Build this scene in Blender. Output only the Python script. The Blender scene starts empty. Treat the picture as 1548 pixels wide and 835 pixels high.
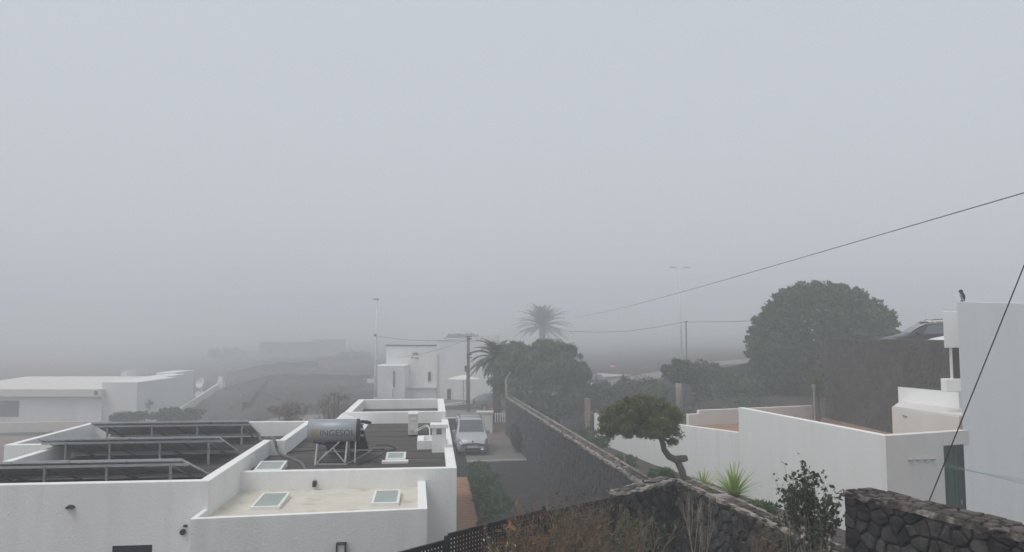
import bpy, math, random
import numpy as np
from mathutils import Vector, Matrix
random.seed(7); RNG = np.random.default_rng(7)
R = math.radians
scn = bpy.context.scene
col = scn.collection

# ---------------------------------------------------------------- camera
CAM_H, PITCH, FPX = 6.1, R(4.47), 1118.0
cam_d = bpy.data.cameras.new('camera'); cam_d.lens = FPX / 1548 * 36; cam_d.sensor_width = 36
cam_d.clip_end = 3000; cam_d.clip_start = .05
cam = bpy.data.objects.new('camera', cam_d); col.objects.link(cam)
cam.location = (0, 0, CAM_H); cam.rotation_euler = (math.pi / 2 + PITCH, 0, 0)
scn.camera = cam
# ---------------------------------------------------------------- sky, sun, exposure
SUN_EL, SUN_AZ = R(60), R(238)      # high, to the left and a little behind, through thick cloud
w = bpy.data.worlds.new('World'); scn.world = w; w.use_nodes = True
nt = w.node_tree; nt.nodes.clear()
sky = nt.nodes.new('ShaderNodeTexSky'); sky.sky_type = 'NISHITA'; sky.sun_disc = False
sky.sun_elevation = SUN_EL; sky.sun_rotation = SUN_AZ; sky.air_density = 1.0; sky.dust_density = 6.0
hs = nt.nodes.new('ShaderNodeHueSaturation'); hs.inputs['Saturation'].default_value = .12
mx = nt.nodes.new('ShaderNodeMix'); mx.data_type = 'RGBA'; mx.inputs['Factor'].default_value = .8
mx.inputs['B'].default_value = (6.8, 7.3, 8.0, 1)          # even overcast veil
bg = nt.nodes.new('ShaderNodeBackground'); bg.inputs['Strength'].default_value = .10
out = nt.nodes.new('ShaderNodeOutputWorld')
nt.links.new(sky.outputs['Color'], hs.inputs['Color']); nt.links.new(hs.outputs['Color'], mx.inputs['A'])
nt.links.new(mx.outputs['Result'], bg.inputs['Color']); nt.links.new(bg.outputs[0], out.inputs['Surface'])
sun_d = bpy.data.lights.new('sun', 'SUN'); sun_d.energy = 1.5; sun_d.angle = R(30); sun_d.color = (1, .97, .93)
sun = bpy.data.objects.new('sun', sun_d); col.objects.link(sun)
_sd = Vector((math.sin(SUN_AZ) * math.cos(SUN_EL), math.cos(SUN_AZ) * math.cos(SUN_EL), math.sin(SUN_EL)))
sun.rotation_euler = _sd.to_track_quat('Z', 'Y').to_euler(); sun.location = (0, 0, 60)
scn.view_settings.view_transform = 'Standard'; scn.view_settings.look = 'None'
scn.view_settings.exposure = 0; scn.view_settings.gamma = 1; scn.view_settings.use_curve_mapping = False
cy = scn.cycles
cy.use_denoising = True; cy.max_bounces = 5; cy.diffuse_bounces = 3; cy.volume_bounces = 2
cy.transparent_max_bounces = 8; cy.transmission_bounces = 4
FOG = .0070

# ---------------------------------------------------------------- measuring helpers (depth is always given in metres)
def ray(u, v):
    cx = (u - 774) / FPX; cyy = (417.5 - v) / FPX
    return Vector((cx, math.cos(PITCH) - cyy * math.sin(PITCH), math.sin(PITCH) + cyy * math.cos(PITCH)))
def atz(u, v, z):
    r = ray(u, v); t = (z - CAM_H) / r.z; return Vector((r.x * t, r.y * t, z))
def atd(u, v, d):
    r = ray(u, v); t = d / r.y; return Vector((r.x * t, d, CAM_H + r.z * t))
def S(a, b, x):
    t = np.clip((x - a) / (b - a), 0, 1); return t * t * (3 - 2 * t)
def ground_h(x, y):
    x = np.asarray(x, float); y = np.asarray(y, float)
    r = x / np.maximum(y, 30)
    z = -0.5 - 2.6 * S(-.3, -.42, r) * S(34, 74, y)
    z = z + 1.9 * S(.02, .14, r) * S(50, 67, y)
    z = z + 2.7 * S(.12, .3, r) * S(35, 47, y) * (1 - .55 * S(59, 70, y))
    z = z + 17 * S(210, 1050, y) + 3 * S(190, 700, y) * S(-.12, .35, r)
    z = z + .05 * np.sin(x * .9 + 1.3) * np.sin(y * .7) * S(30, 60, y)
    return z

# ---------------------------------------------------------------- materials
MATS = {}
def mat(name, c1, c2=None, rough=.85, scale=3.0, detail=6, bump=0.0, bscale=40.0, metal=0.0, stretch=None, spec=.3,
        third=None, tscale=.6, tcut=(.55, .7), emit=None, trans=0.0, vor=None, vary=0.0):
    m = bpy.data.materials.new(name); m.use_nodes = True; MATS[name] = m
    n = m.node_tree.nodes; l = m.node_tree.links
    b = n['Principled BSDF']; b.inputs['Roughness'].default_value = rough; b.inputs['Metallic'].default_value = metal
    b.inputs['Specular IOR Level'].default_value = spec
    geo = n.new('ShaderNodeNewGeometry'); vec = geo.outputs['Position']
    if stretch:
        mp = n.new('ShaderNodeMapping'); mp.inputs['Scale'].default_value = stretch; l.new(vec, mp.inputs['Vector']); svec = mp.outputs[0]
    else: svec = vec
    if c2 is not None:
        no = n.new('ShaderNodeTexNoise'); no.inputs['Scale'].default_value = scale; no.inputs['Detail'].default_value = detail
        no.inputs['Roughness'].default_value = .65; l.new(svec, no.inputs['Vector'])
        cr = n.new('ShaderNodeValToRGB'); cr.color_ramp.elements[0].position = .33; cr.color_ramp.elements[1].position = .67
        cr.color_ramp.elements[0].color = (*c1, 1); cr.color_ramp.elements[1].color = (*c2, 1)
        l.new(no.outputs['Fac'], cr.inputs['Fac']); cout = cr.outputs['Color']
        if third is not None:
            n2 = n.new('ShaderNodeTexNoise'); n2.inputs['Scale'].default_value = tscale; n2.inputs['Detail'].default_value = 5; l.new(svec, n2.inputs['Vector'])
            mr = n.new('ShaderNodeMapRange'); mr.inputs['From Min'].default_value = tcut[0]; mr.inputs['From Max'].default_value = tcut[1]; l.new(n2.outputs['Fac'], mr.inputs['Value'])
            mxx = n.new('ShaderNodeMix'); mxx.data_type = 'RGBA'; mxx.inputs['B'].default_value = (*third, 1)
            l.new(mr.outputs[0], mxx.inputs['Factor']); l.new(cout, mxx.inputs['A']); cout = mxx.outputs['Result']
        if vary:      # each stone its own tone
            oi = n.new('ShaderNodeObjectInfo'); mr2 = n.new('ShaderNodeMapRange'); mr2.inputs['To Min'].default_value = 1 - vary; mr2.inputs['To Max'].default_value = 1 + vary; l.new(oi.outputs['Random'], mr2.inputs['Value'])
            hv2 = n.new('ShaderNodeHueSaturation'); l.new(mr2.outputs[0], hv2.inputs['Value']); l.new(cout, hv2.inputs['Color']); cout = hv2.outputs['Color']
        l.new(cout, b.inputs['Base Color'])
    else: b.inputs['Base Color'].default_value = (*c1, 1)
    if bump:
        if vor:
            tx = n.new('ShaderNodeTexVoronoi'); tx.inputs['Scale'].default_value = bscale; tx.feature = 'F1'; o = tx.outputs['Distance']
        else:
            tx = n.new('ShaderNodeTexNoise'); tx.inputs['Scale'].default_value = bscale; tx.inputs['Detail'].default_value = 4; o = tx.outputs['Fac']
        l.new(vec, tx.inputs['Vector'])
        bp = n.new('ShaderNodeBump'); bp.inputs['Strength'].default_value = bump; bp.inputs['Distance'].default_value = .02
        l.new(o, bp.inputs['Height']); l.new(bp.outputs[0], b.inputs['Normal'])
    if emit:
        b.inputs['Emission Color'].default_value = (*emit[:3], 1); b.inputs['Emission Strength'].default_value = emit[3]
    if trans:
        tr = n.new('ShaderNodeBsdfTranslucent'); ms = n.new('ShaderNodeMixShader'); ms.inputs[0].default_value = trans
        if c2 is not None: l.new(cout, tr.inputs['Color'])
        else: tr.inputs['Color'].default_value = (*c1, 1)
        l.new(b.outputs[0], ms.inputs[1]); l.new(tr.outputs[0], ms.inputs[2]); l.new(ms.outputs[0], n['Material Output'].inputs['Surface'])
    return m
mat('plaster', (.78, .778, .755), (.825, .822, .80), rough=.9, scale=1.1, bump=.35, bscale=28, third=(.66, .65, .62), tscale=1.5, tcut=(.54, .95), stretch=(2.2, 2.2, .14), spec=.15)
mat('plaster_far', (.72, .72, .70), (.80, .80, .78), rough=.9, scale=.7, third=(.55, .52, .48), tscale=.4, tcut=(.6, .85), stretch=(1, 1, .4), spec=.1)
mat('plaster_pink', (.62, .55, .51), (.68, .62, .58), rough=.9, scale=1.2)
mat('plaster_warm', (.66, .63, .59), (.72, .69, .65), rough=.9, scale=1.2, bump=.2, bscale=50, spec=.15)
mat('roof_felt', (.056, .05, .046), (.112, .102, .094), rough=.95, scale=2.2, detail=9, bump=.6, bscale=60, third=(.16, .15, .14), tscale=1.1, tcut=(.55, .8), stretch=(.35, 3.0, 1), spec=.15)
mat('cream_roof', (.56, .515, .435), (.64, .605, .53), rough=.9, scale=2.6, third=(.40, .34, .27), tscale=1.7, tcut=(.58, .78), spec=.15, bump=.15, bscale=30)
mat('glass_grey', (.25, .31, .275), (.31, .37, .335), rough=.3, scale=1.5, spec=.35)
mat('glass_dark', (.02, .025, .03), rough=.08, spec=.6)
mat('white_frame', (.72, .72, .68), (.78, .78, .75), rough=.5, scale=6)
mat('alu', (.50, .51, .52), (.62, .63, .64), rough=.42, scale=5, metal=.75)
mat('galv', (.34, .34, .33), (.46, .46, .45), rough=.5, scale=9, metal=.5)
mat('panel_back', (.74, .76, .75), (.8, .82, .81), rough=.6, scale=2)
mat('panel_cell', (.012, .016, .03), (.02, .025, .045), rough=.15, scale=5, spec=.6)
mat('black_paint', (.012, .012, .013), (.022, .022, .024), rough=.5, scale=12)
mat('black_hole', (.008, .008, .009), rough=.8)
mat('tank_steel', (.26, .28, .31), (.32, .34, .37), rough=.4, scale=2, metal=.15, stretch=(1, 1, 3))
mat('dark_plastic', (.03, .03, .032), (.05, .05, .05), rough=.6, scale=8)
mat('logo_gold', (.36, .25, .08), rough=.6)
mat('logo_ink', (.055, .055, .075), rough=.6)
mat('ac_beige', (.58, .55, .48), (.66, .63, .56), rough=.6, scale=4)
mat('pipe_white', (.74, .73, .70), rough=.6)
mat('hose', (.10, .10, .10), (.17, .17, .165), rough=.7, scale=9)
mat('wood_deck', (.30, .155, .085), (.42, .235, .135), rough=.75, scale=2.5, stretch=(3, 14, 3), bump=.3, bscale=30)
mat('lava_stone', (.019, .0185, .018), (.066, .063, .06), vary=.55, rough=.92, scale=9, detail=8, bump=.9, bscale=55, third=(.16, .15, .135), tscale=6, tcut=(.66, .8), spec=.2)
mat('lava_wall', (.042, .041, .042), (.078, .075, .075), rough=.95, scale=4.5, detail=9, bump=1.0, bscale=22, third=(.13, .125, .12), tscale=3, tcut=(.62, .85), stretch=(2.2, 2.2, .5), spec=.15)
mat('lava_block', (.055, .051, .046), (.09, .085, .077), rough=.95, scale=2.2, detail=9, bump=.5, bscale=30, third=(.115, .108, .097), tscale=1.0, tcut=(.55, .85), spec=.15)
mat('mortar', (.17, .148, .128), (.38, .34, .30), rough=.95, scale=8, bump=.6, bscale=40, third=(.09, .078, .068), tscale=6, tcut=(.48, .64), spec=.1)
mat('cap_stone', (.042, .036, .032), (.125, .106, .092), vary=.5, rough=.92, scale=8, bump=.8, bscale=45, spec=.15)
mat('mortar_dark', (.07, .06, .052), (.30, .265, .235), rough=.95, scale=11, bump=.6, bscale=40, third=(.05, .044, .039), tscale=7, tcut=(.42, .56), spec=.1)
mat('plaster_bright', (.845, .85, .84), (.875, .878, .868), rough=.9, scale=1.1, bump=.3, bscale=28, third=(.76, .75, .73), tscale=1.5, tcut=(.56, .98), stretch=(2.2, 2.2, .14), spec=.15)
mat('car_grey', (.13, .14, .15), (.15, .16, .17), rough=.35, scale=2)
mat('lava_soil', (.034, .031, .030), (.060, .055, .052), rough=1, scale=.5, detail=10, bump=.8, bscale=14, third=(.10, .088, .074), tscale=.09, tcut=(.5, .72), spec=.05)
mat('garden_soil', (.048, .042, .038), (.085, .074, .066), rough=1, scale=3, detail=9, bump=.9, bscale=30, spec=.05)
mat('brown_soil', (.17, .135, .11), (.26, .215, .18), rough=1, scale=1.3, detail=9, bump=.7, bscale=10, third=(.09, .08, .065), tscale=.5, tcut=(.55, .75), spec=.05)
mat('black_gravel', (.022, .022, .022), (.052, .051, .051), rough=1, scale=9, detail=10, bump=1.0, bscale=45, third=(.085, .082, .08), tscale=.8, tcut=(.55, .75), spec=.08)
mat('concrete', (.14, .125, .115), (.21, .19, .175), rough=.95, scale=2.5, detail=9, bump=.3, bscale=40, third=(.13, .115, .105), tscale=.8, tcut=(.5, .75))
mat('kerb', (.40, .38, .35), (.5, .48, .45), rough=.95, scale=5)
mat('red_paving', (.15, .105, .085), (.21, .15, .125), rough=.95, scale=3)
mat('asphalt', (.085, .084, .085), (.12, .118, .118), rough=.95, scale=2, bump=.3, bscale=60)
mat('road_pale', (.15, .142, .128), (.21, .20, .18), rough=.95, scale=.8)
mat('terracotta', (.27, .155, .095), (.36, .21, .135), rough=.9, scale=1.3, bump=.2, bscale=20)
mat('green_door', (.010, .045, .030), (.018, .065, .042), rough=.45, scale=3, stretch=(6, 6, 1))
mat('green_cord', (.06, .22, .17), rough=.7)
mat('cable', (.02, .02, .022), rough=.7)
mat('pole_grey', (.30, .31, .32), (.38, .39, .40), rough=.6, scale=3)
mat('pole_pale', (.62, .63, .63), (.70, .70, .70), rough=.6, scale=3)
mat('pole_wood', (.10, .085, .075), (.16, .14, .125), rough=.9, scale=4, stretch=(6, 6, .5))
mat('brick', (.27, .16, .12), (.36, .24, .19), rough=.95, scale=5)
mat('bark', (.075, .06, .05), (.15, .125, .105), rough=.95, scale=9, bump=.9, bscale=30, stretch=(2, 2, .6))
mat('bark_pale', (.17, .155, .13), (.28, .255, .22), rough=.95, scale=6, bump=.5, bscale=30)
mat('twig', (.10, .075, .052), (.20, .15, .105), rough=.95, scale=9)
mat('twig_pale', (.20, .17, .135), (.33, .285, .235), rough=.95, scale=9)
mat('leaf_dome', (.028, .064, .022), (.09, .155, .05), rough=.7, scale=2.2, trans=.2, third=(.11, .15, .055), tscale=6, tcut=(.56, .75))
mat('leaf_pepper', (.055, .085, .036), (.15, .185, .095), rough=.7, scale=3, trans=.25)
mat('leaf_bent', (.07, .09, .022), (.19, .205, .06), rough=.75, scale=4, trans=.25, third=(.24, .18, .055), tscale=2.2, tcut=(.6, .85))
mat('leaf_bush', (.042, .075, .032), (.10, .145, .065), rough=.7, scale=3, trans=.2)
mat('leaf_dark', (.024, .038, .017), (.065, .088, .038), rough=.6, scale=10, trans=.2)
mat('leaf_hedge', (.03, .07, .022), (.11, .19, .06), rough=.65, scale=5, trans=.25)
mat('leaf_palm', (.050, .062, .036), (.10, .115, .07), rough=.65, scale=2, trans=.2)
mat('leaf_yucca', (.20, .30, .06), (.40, .50, .14), rough=.5, scale=4, trans=.25)
mat('leaf_dry', (.19, .09, .04), (.33, .18, .08), rough=.85, scale=9, trans=.3)
mat('leaf_brown', (.10, .07, .04), (.20, .15, .085), rough=.9, scale=9, trans=.25)
mat('leaf_rust', (.11, .075, .055), (.17, .12, .085), rough=.9, scale=5, trans=.2)
mat('car_silver', (.46, .47, .475), (.49, .50, .505), rough=.32, scale=2, metal=.45, spec=.5)
mat('car_dark', (.018, .020, .028), (.024, .026, .034), rough=.25, scale=2, metal=.2, spec=.5)
mat('car_white', (.75, .75, .74), (.78, .78, .77), rough=.3, scale=2)
mat('car_cream', (.60, .52, .40), rough=.4)
mat('car_glass', (.07, .08, .088), rough=.06, spec=1.0)
mat('tyre', (.02, .02, .02), rough=.9)
mat('lamp_glass', (.16, .18, .20), rough=.1, spec=.8)
mat('lamp_lit', (.9, .85, .7), emit=(1.0, .9, .66, 3.0))
mat('chrome', (.6, .6, .62), rough=.2, metal=.9)
mat('plate_white', (.72, .72, .70), rough=.5)
mat('plate_ink', (.03, .03, .05), rough=.6)
mat('red_plastic', (.42, .075, .05), (.5, .13, .09), rough=.6, scale=8)
mat('bird_dark', (.025, .026, .03), (.05, .052, .056), rough=.8, scale=30)
mat('bird_pale', (.28, .28, .29), rough=.8)
mat('block_far', (.10, .098, .095), (.15, .145, .14), rough=.95, scale=.6)
mat('parasol', (.70, .68, .60), rough=.8)

# ---------------------------------------------------------------- mesh helpers
def tag(o, label=None, cat=None, group=None, kind=None):
    if label: o['label'] = label
    if cat: o['category'] = cat
    if group: o['group'] = group
    if kind: o['kind'] = kind
    return o
def thing(name, loc, label, cat, group=None):
    o = bpy.data.objects.new(name, None); o.empty_display_size = .2; col.objects.link(o); o.location = loc
    return tag(o, label, cat, group)
def abs_loc(p):
    v = Vector((0, 0, 0))
    while p is not None: v = v + p.location; p = p.parent
    return v
def link_mesh(name, me, m, parent=None, origin=None):
    """me is in world coordinates; shift it to the parent's (or its own base) origin"""
    o = bpy.data.objects.new(name, me); col.objects.link(o)
    n = len(me.vertices); a = np.empty(n * 3, np.float32); me.vertices.foreach_get('co', a); a = a.reshape(-1, 3)
    if parent is not None: off = np.array(abs_loc(parent), np.float32); o.parent = parent
    else:
        off = np.array(origin, np.float32) if origin is not None else np.array([(a[:, 0].min() + a[:, 0].max()) / 2, (a[:, 1].min() + a[:, 1].max()) / 2, a[:, 2].min()], np.float32)
        o.location = [float(q) for q in off]
    me.vertices.foreach_set('co', (a - off).ravel()); me.update()
    if m: me.materials.append(MATS[m])
    return o
ID = lambda p: p
class MB:
    def __init__(s, T=None): s.v = []; s.f = []; s.T = T or ID
    def add(s, vs, fs):
        b = len(s.v); s.v += [tuple(s.T(Vector(q))) for q in vs]; s.f += [tuple(i + b for i in q) for q in fs]; return s
    def box(s, x0, x1, y0, y1, z0, z1):
        return s.add([(x0, y0, z0), (x1, y0, z0), (x1, y1, z0), (x0, y1, z0), (x0, y0, z1), (x1, y0, z1), (x1, y1, z1), (x0, y1, z1)],
                     [(3, 2, 1, 0), (4, 5, 6, 7), (0, 1, 5, 4), (1, 2, 6, 5), (2, 3, 7, 6), (3, 0, 4, 7)])
    def prism(s, poly, z0, z1):
        n = len(poly); zs0 = z0 if isinstance(z0, (list, tuple)) else [z0] * n; zs1 = z1 if isinstance(z1, (list, tuple)) else [z1] * n
        vs = [(p[0], p[1], zs0[i]) for i, p in enumerate(poly)] + [(p[0], p[1], zs1[i]) for i, p in enumerate(poly)]
        return s.add(vs, [tuple(range(n))[::-1], tuple(range(n, 2 * n))] + [(i, (i + 1) % n, (i + 1) % n + n, i + n) for i in range(n)])
    def bar(s, p0, p1, wd, ht=None):
        """square bar between two points"""
        p0, p1 = Vector(p0), Vector(p1); ht = ht or wd; d = (p1 - p0).normalized()
        a = d.cross(Vector((0, 0, 1))); a = Vector((1, 0, 0)) if a.length < 1e-3 else a.normalized(); b = a.cross(d)
        vs = [p + a * sx * wd / 2 + b * sy * ht / 2 for p in (p0, p1) for sx, sy in ((-1, -1), (1, -1), (1, 1), (-1, 1))]
        return s.add(vs, [(3, 2, 1, 0), (4, 5, 6, 7)] + [(i, (i + 1) % 4, (i + 1) % 4 + 4, i + 4) for i in range(4)])
    def tube(s, pts, rs, n=6, cap=True):
        pts = [Vector(p) for p in pts]; rs = rs if isinstance(rs, (list, tuple)) else [rs] * len(pts)
        vs = []; fs = []; ref = None
        for i, p in enumerate(pts):
            d = (pts[min(i + 1, len(pts) - 1)] - pts[max(i - 1, 0)]).normalized()
            if ref is None: ref = d.orthogonal().normalized()
            a = (ref - d * ref.dot(d)); a = a.normalized() if a.length > 1e-4 else d.orthogonal().normalized(); ref = a; b = d.cross(a)
            vs += [p + (a * math.cos(2 * math.pi * k / n) + b * math.sin(2 * math.pi * k / n)) * rs[i] for k in range(n)]
        for i in range(len(pts) - 1):
            fs += [(i * n + k, i * n + (k + 1) % n, (i + 1) * n + (k + 1) % n, (i + 1) * n + k) for k in range(n)]
        if cap: fs += [tuple(range(n))[::-1], tuple(range((len(pts) - 1) * n, len(pts) * n))]
        return s.add(vs, fs)
    def build(s, name, m, parent=None, smooth=False, bevel=0, origin=None):
        me = bpy.data.meshes.new(name); me.from_pydata(s.v, [], s.f)
        o = link_mesh(name, me, m, parent, origin)
        if smooth:
            me.polygons.foreach_set('use_smooth', [True] * len(me.polygons))
        if bevel:
            md = o.modifiers.new('edge', 'BEVEL'); md.width = bevel; md.segments = 2; md.limit_method = 'ANGLE'
        return o
def offset_poly(poly, ts):
    """inset a counter-clockwise polygon, thickness per edge i -> i+1"""
    n = len(poly); L = []
    for i in range(n):
        a, b = Vector(poly[i]), Vector(poly[(i + 1) % n]); d = (b - a).normalized(); nn = Vector((-d.y, d.x)); L.append((a + nn * ts[i], d))
    res = []
    for i in range(n):
        p, d = L[i - 1]; q, e = L[i]; det = d.x * (-e.y) + e.x * d.y
        t = ((q.x - p.x) * (-e.y) + e.x * (q.y - p.y)) / det; res.append(tuple(p + d * t))
    return res
def parapet_block(mb, poly, ts, z0, ztop, zdeck):
    """walls with a parapet round a sunken flat roof; returns the roof outline"""
    inn = offset_poly(poly, ts); n = len(poly)
    vs = [(*p, z0) for p in poly] + [(*p, ztop) for p in poly] + [(*p, ztop) for p in inn] + [(*p, zdeck - .05) for p in inn]
    fs = []
    for i in range(n):
        j = (i + 1) % n
        fs += [(i, j, j + n, i + n), (i + n, j + n, j + 2 * n, i + 2 * n), (i + 2 * n, j + 2 * n, j + 3 * n, i + 3 * n)]
    mb.add(vs, fs); return inn
def quads(name, P, m, parent=None, origin=None, kind=None):
    """P: (N,4,3) array of quads -> one mesh"""
    N = len(P); me = bpy.data.meshes.new(name)
    me.vertices.add(N * 4); me.vertices.foreach_set('co', P.astype(np.float32).ravel())
    me.loops.add(N * 4); me.loops.foreach_set('vertex_index', np.arange(N * 4, dtype=np.int32))
    me.polygons.add(N); me.polygons.foreach_set('loop_start', np.arange(0, N * 4, 4, dtype=np.int32))
    me.update(); me.validate()
    o = link_mesh(name, me, m, parent, origin)
    return tag(o, kind=kind)
def unit(a): return a / np.maximum(np.linalg.norm(a, axis=-1, keepdims=True), 1e-9)
def leaves(C, length, width, droop=0.0, outward=None, jitter=.35):
    """leaf-shaped quads at centres C"""
    N = len(C); d = unit(RNG.normal(size=(N, 3)))
    if outward is not None: d = unit(d + outward * 1.0)
    d[:, 2] -= droop; d = unit(d)
    s = unit(np.cross(d, RNG.normal(size=(N, 3))))
    L = (length * (1 + jitter * RNG.normal(size=(N, 1)))).clip(length * .35, length * 2); W = L * width / length
    return np.stack([C - d * L * .5, C + s * W * .5 - d * L * .05, C + d * L * .5, C - s * W * .5 - d * L * .05], 1)
def blob_points(ells, n, shell=.55):
    """points in a set of ellipsoids (cx,cy,cz,rx,ry,rz), denser towards the surface, lumped into clumps"""
    e = np.array(ells, float); vol = e[:, 3] * e[:, 4] * e[:, 5]; k = RNG.choice(len(e), n, p=vol ** .8 / (vol ** .8).sum())
    d = unit(RNG.normal(size=(n, 3))); r = RNG.uniform(shell, 1, (n, 1)) ** .6
    return e[k, :3] + d * r * e[k, 3:], d
def clumped(ells, nclump, per, crad, shell=.6):
    """clumps on the ellipsoids, each clump a small flattened ball of leaf positions"""
    c, d = blob_points(ells, nclump, shell); rr = crad * RNG.uniform(.6, 1.25, (nclump, 1))
    off = unit(RNG.normal(size=(nclump, per, 3))) * (RNG.uniform(0, 1, (nclump, per, 1)) ** .45)
    P = c[:, None, :] + off * rr[:, None, :] * np.array([1, 1, .75]); o = np.repeat(d[:, None, :], per, 1)
    return P.reshape(-1, 3), o.reshape(-1, 3)
def ell(px, py, d, rx, ry, rd=None):
    """ellipsoid seen at a place and distance: radii given as the angle they cover"""
    c = atd(px, py, d); s = d / FPX; return (c.x, c.y, c.z, rx * s, (rd if rd else rx * s), ry * s)
def ribbon(name, pts, width, m, lift=.02, parent=None, sub=8, zfun=ground_h):
    """a road laid over the ground"""
    P = []
    for i in range(len(pts) - 1):
        a, b = Vector(pts[i]), Vector(pts[i + 1])
        for k in range(sub): P.append(a.lerp(b, k / sub))
    P.append(Vector(pts[-1])); vs = []; fs = []; nc = 7
    for i, p in enumerate(P):
        d = (P[min(i + 1, len(P) - 1)] - P[max(i - 1, 0)]).normalized(); nn = Vector((-d.y, d.x))
        for k in range(nc):
            q = p + nn * width * (k / (nc - 1) - .5); vs.append((q.x, q.y, float(zfun(q.x, q.y)) + lift))
    for i in range(len(P) - 1):
        fs += [(i * nc + k, (i + 1) * nc + k, (i + 1) * nc + k + 1, i * nc + k + 1)[::-1] for k in range(nc - 1)]
    me = bpy.data.meshes.new(name); me.from_pydata(vs, [], fs); return link_mesh(name, me, m, parent)
def clip_half(poly, p, n):
    res = []
    for i in range(len(poly)):
        a, b = poly[i], poly[(i + 1) % len(poly)]; da = (a[0] - p[0]) * n[0] + (a[1] - p[1]) * n[1]; db = (b[0] - p[0]) * n[0] + (b[1] - p[1]) * n[1]
        if da <= 0: res.append(a)
        if (da < 0) != (db < 0) and da != db:
            t = da / (da - db); res.append((a[0] + (b[0] - a[0]) * t, a[1] + (b[1] - a[1]) * t))
    return res
def cells(Wd, Ht, size, jit=.42, squash=1.0, seed=1):
    """irregular polygons that fill a rectangle"""
    rg = random.Random(seed); nx = max(1, round(Wd / size)); ny = max(1, round(Ht / (size * squash))); pts = []
    for j in range(ny):
        for i in range(nx):
            pts.append(((i + .5 + (.5 if j % 2 else 0) * .8 - .2 + rg.uniform(-jit, jit)) * Wd / nx, (j + .5 + rg.uniform(-jit, jit)) * Ht / ny))
    res = []
    for a in pts:
        poly = [(0, 0), (Wd, 0), (Wd, Ht), (0, Ht)]
        for b in pts:
            if b is a or abs(b[0] - a[0]) > 3 * size or abs(b[1] - a[1]) > 3 * size: continue
            n = (b[0] - a[0], b[1] - a[1]); poly = clip_half(poly, ((a[0] + b[0]) / 2, (a[1] + b[1]) / 2), n)
            if len(poly) < 3: break
        if len(poly) >= 3: res.append(poly)
    return res
def stone_mesh(mb, poly, frame, gap, depth, rg):
    """one rough stone: a shrunk polygon pushed out of the wall, its rim set lower than its face"""
    cx = sum(p[0] for p in poly) / len(poly); cyy = sum(p[1] for p in poly) / len(poly)
    rad = max(.02, sum(math.hypot(p[0] - cx, p[1] - cyy) for p in poly) / len(poly)); n = len(poly)
    def ring(k, h, j): return [frame(cx + (p[0] - cx) * k, cyy + (p[1] - cyy) * k, h + rg.uniform(-j, j)) for p in poly]
    k0 = max(.4, 1 - gap / rad); d = depth * rg.uniform(.5, 1.3)
    vs = ring(k0, -.03, 0) + ring(k0 * .96, d * .55, d * .15) + ring(k0 * .8, d, d * .2) + [frame(cx, cyy, d * rg.uniform(.95, 1.2))]
    fs = []
    for i in range(n):
        j = (i + 1) % n; fs += [(i, j, n + j, n + i), (n + i, n + j, 2 * n + j, 2 * n + i), (2 * n + i, 2 * n + j, 3 * n)]
    mb.add(vs, fs)
def rot2(a): c, s = math.cos(a), math.sin(a); return lambda x, y: (c * x - s * y, s * x + c * y)

# ================================================================= SETTING
def build_ground():
    t = np.linspace(-1, 1, 221); xs = 1400 * np.sign(t) * np.abs(t) ** 2.6; t2 = np.linspace(0, 1, 221); ys = -25 + 1425 * t2 ** 2.4
    X, Y = np.meshgrid(xs, ys); Zg = ground_h(X, Y); n = len(xs); mN = len(ys)
    V = np.stack([X, Y, Zg], -1).reshape(-1, 3)
    idx = np.arange(n * mN).reshape(mN, n); F = np.stack([idx[:-1, :-1], idx[:-1, 1:], idx[1:, 1:], idx[1:, :-1]], -1).reshape(-1, 4)
    me = bpy.data.meshes.new('ground'); me.from_pydata(V.tolist(), [], F.tolist())
    me.polygons.foreach_set('use_smooth', [True] * len(me.polygons))
    tag(link_mesh('ground', me, 'lava_soil'), 'dark volcanic soil fading into the fog', kind='structure')
build_ground()
def sheet(name, poly, m, lift, label, nx=1):
    """flat-ish patch following the ground; poly is four corners"""
    a, b, c, d = [Vector(p) for p in poly]; vs = []; fs = []; N = 14
    for j in range(N + 1):
        for i in range(N + 1):
            q = a.lerp(b, i / N).lerp(d.lerp(c, i / N), j / N); vs.append((q.x, q.y, float(ground_h(q.x, q.y)) + lift))
    for j in range(N):
        for i in range(N): k = j * (N + 1) + i; fs.append((k, k + 1, k + N + 2, k + N + 1))
    me = bpy.data.meshes.new(name); me.from_pydata(vs, [], fs); o = link_mesh(name, me, m); tag(o, label, kind='structure'); return o
sheet('yard', [(-50, 34), (-11.5, 30), (-14.5, 58), (-62, 70)], 'brown_soil', .03, 'bare brown earth yard behind the solar roof')
tag(ribbon('road', [(-30, 52), (-14, 58.5), (-5, 61.5), (3, 65), (9, 70), (17, 80), (32, 98), (60, 120)], 6.0, 'road_pale', .03), 'pale road climbing past the white house', kind='structure')

# haze: one closed box of even fog round everything
hz = MB().box(-1450, 1450, -60, 1450, -6.5, 24.0).build('haze', None)
m = bpy.data.materials.new('fog_air'); m.use_nodes = True; n = m.node_tree.nodes; n.remove(n['Principled BSDF'])
pv = n.new('ShaderNodeVolumePrincipled'); pv.inputs['Color'].default_value = (.905, .917, .938, 1); pv.inputs['Density'].default_value = FOG
pv.inputs['Anisotropy'].default_value = 0.0
m.node_tree.links.new(pv.outputs[0], n['Material Output'].inputs['Volume']); hz.data.materials.append(m); tag(hz, 'grey fog filling the air', kind='stuff')

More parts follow.
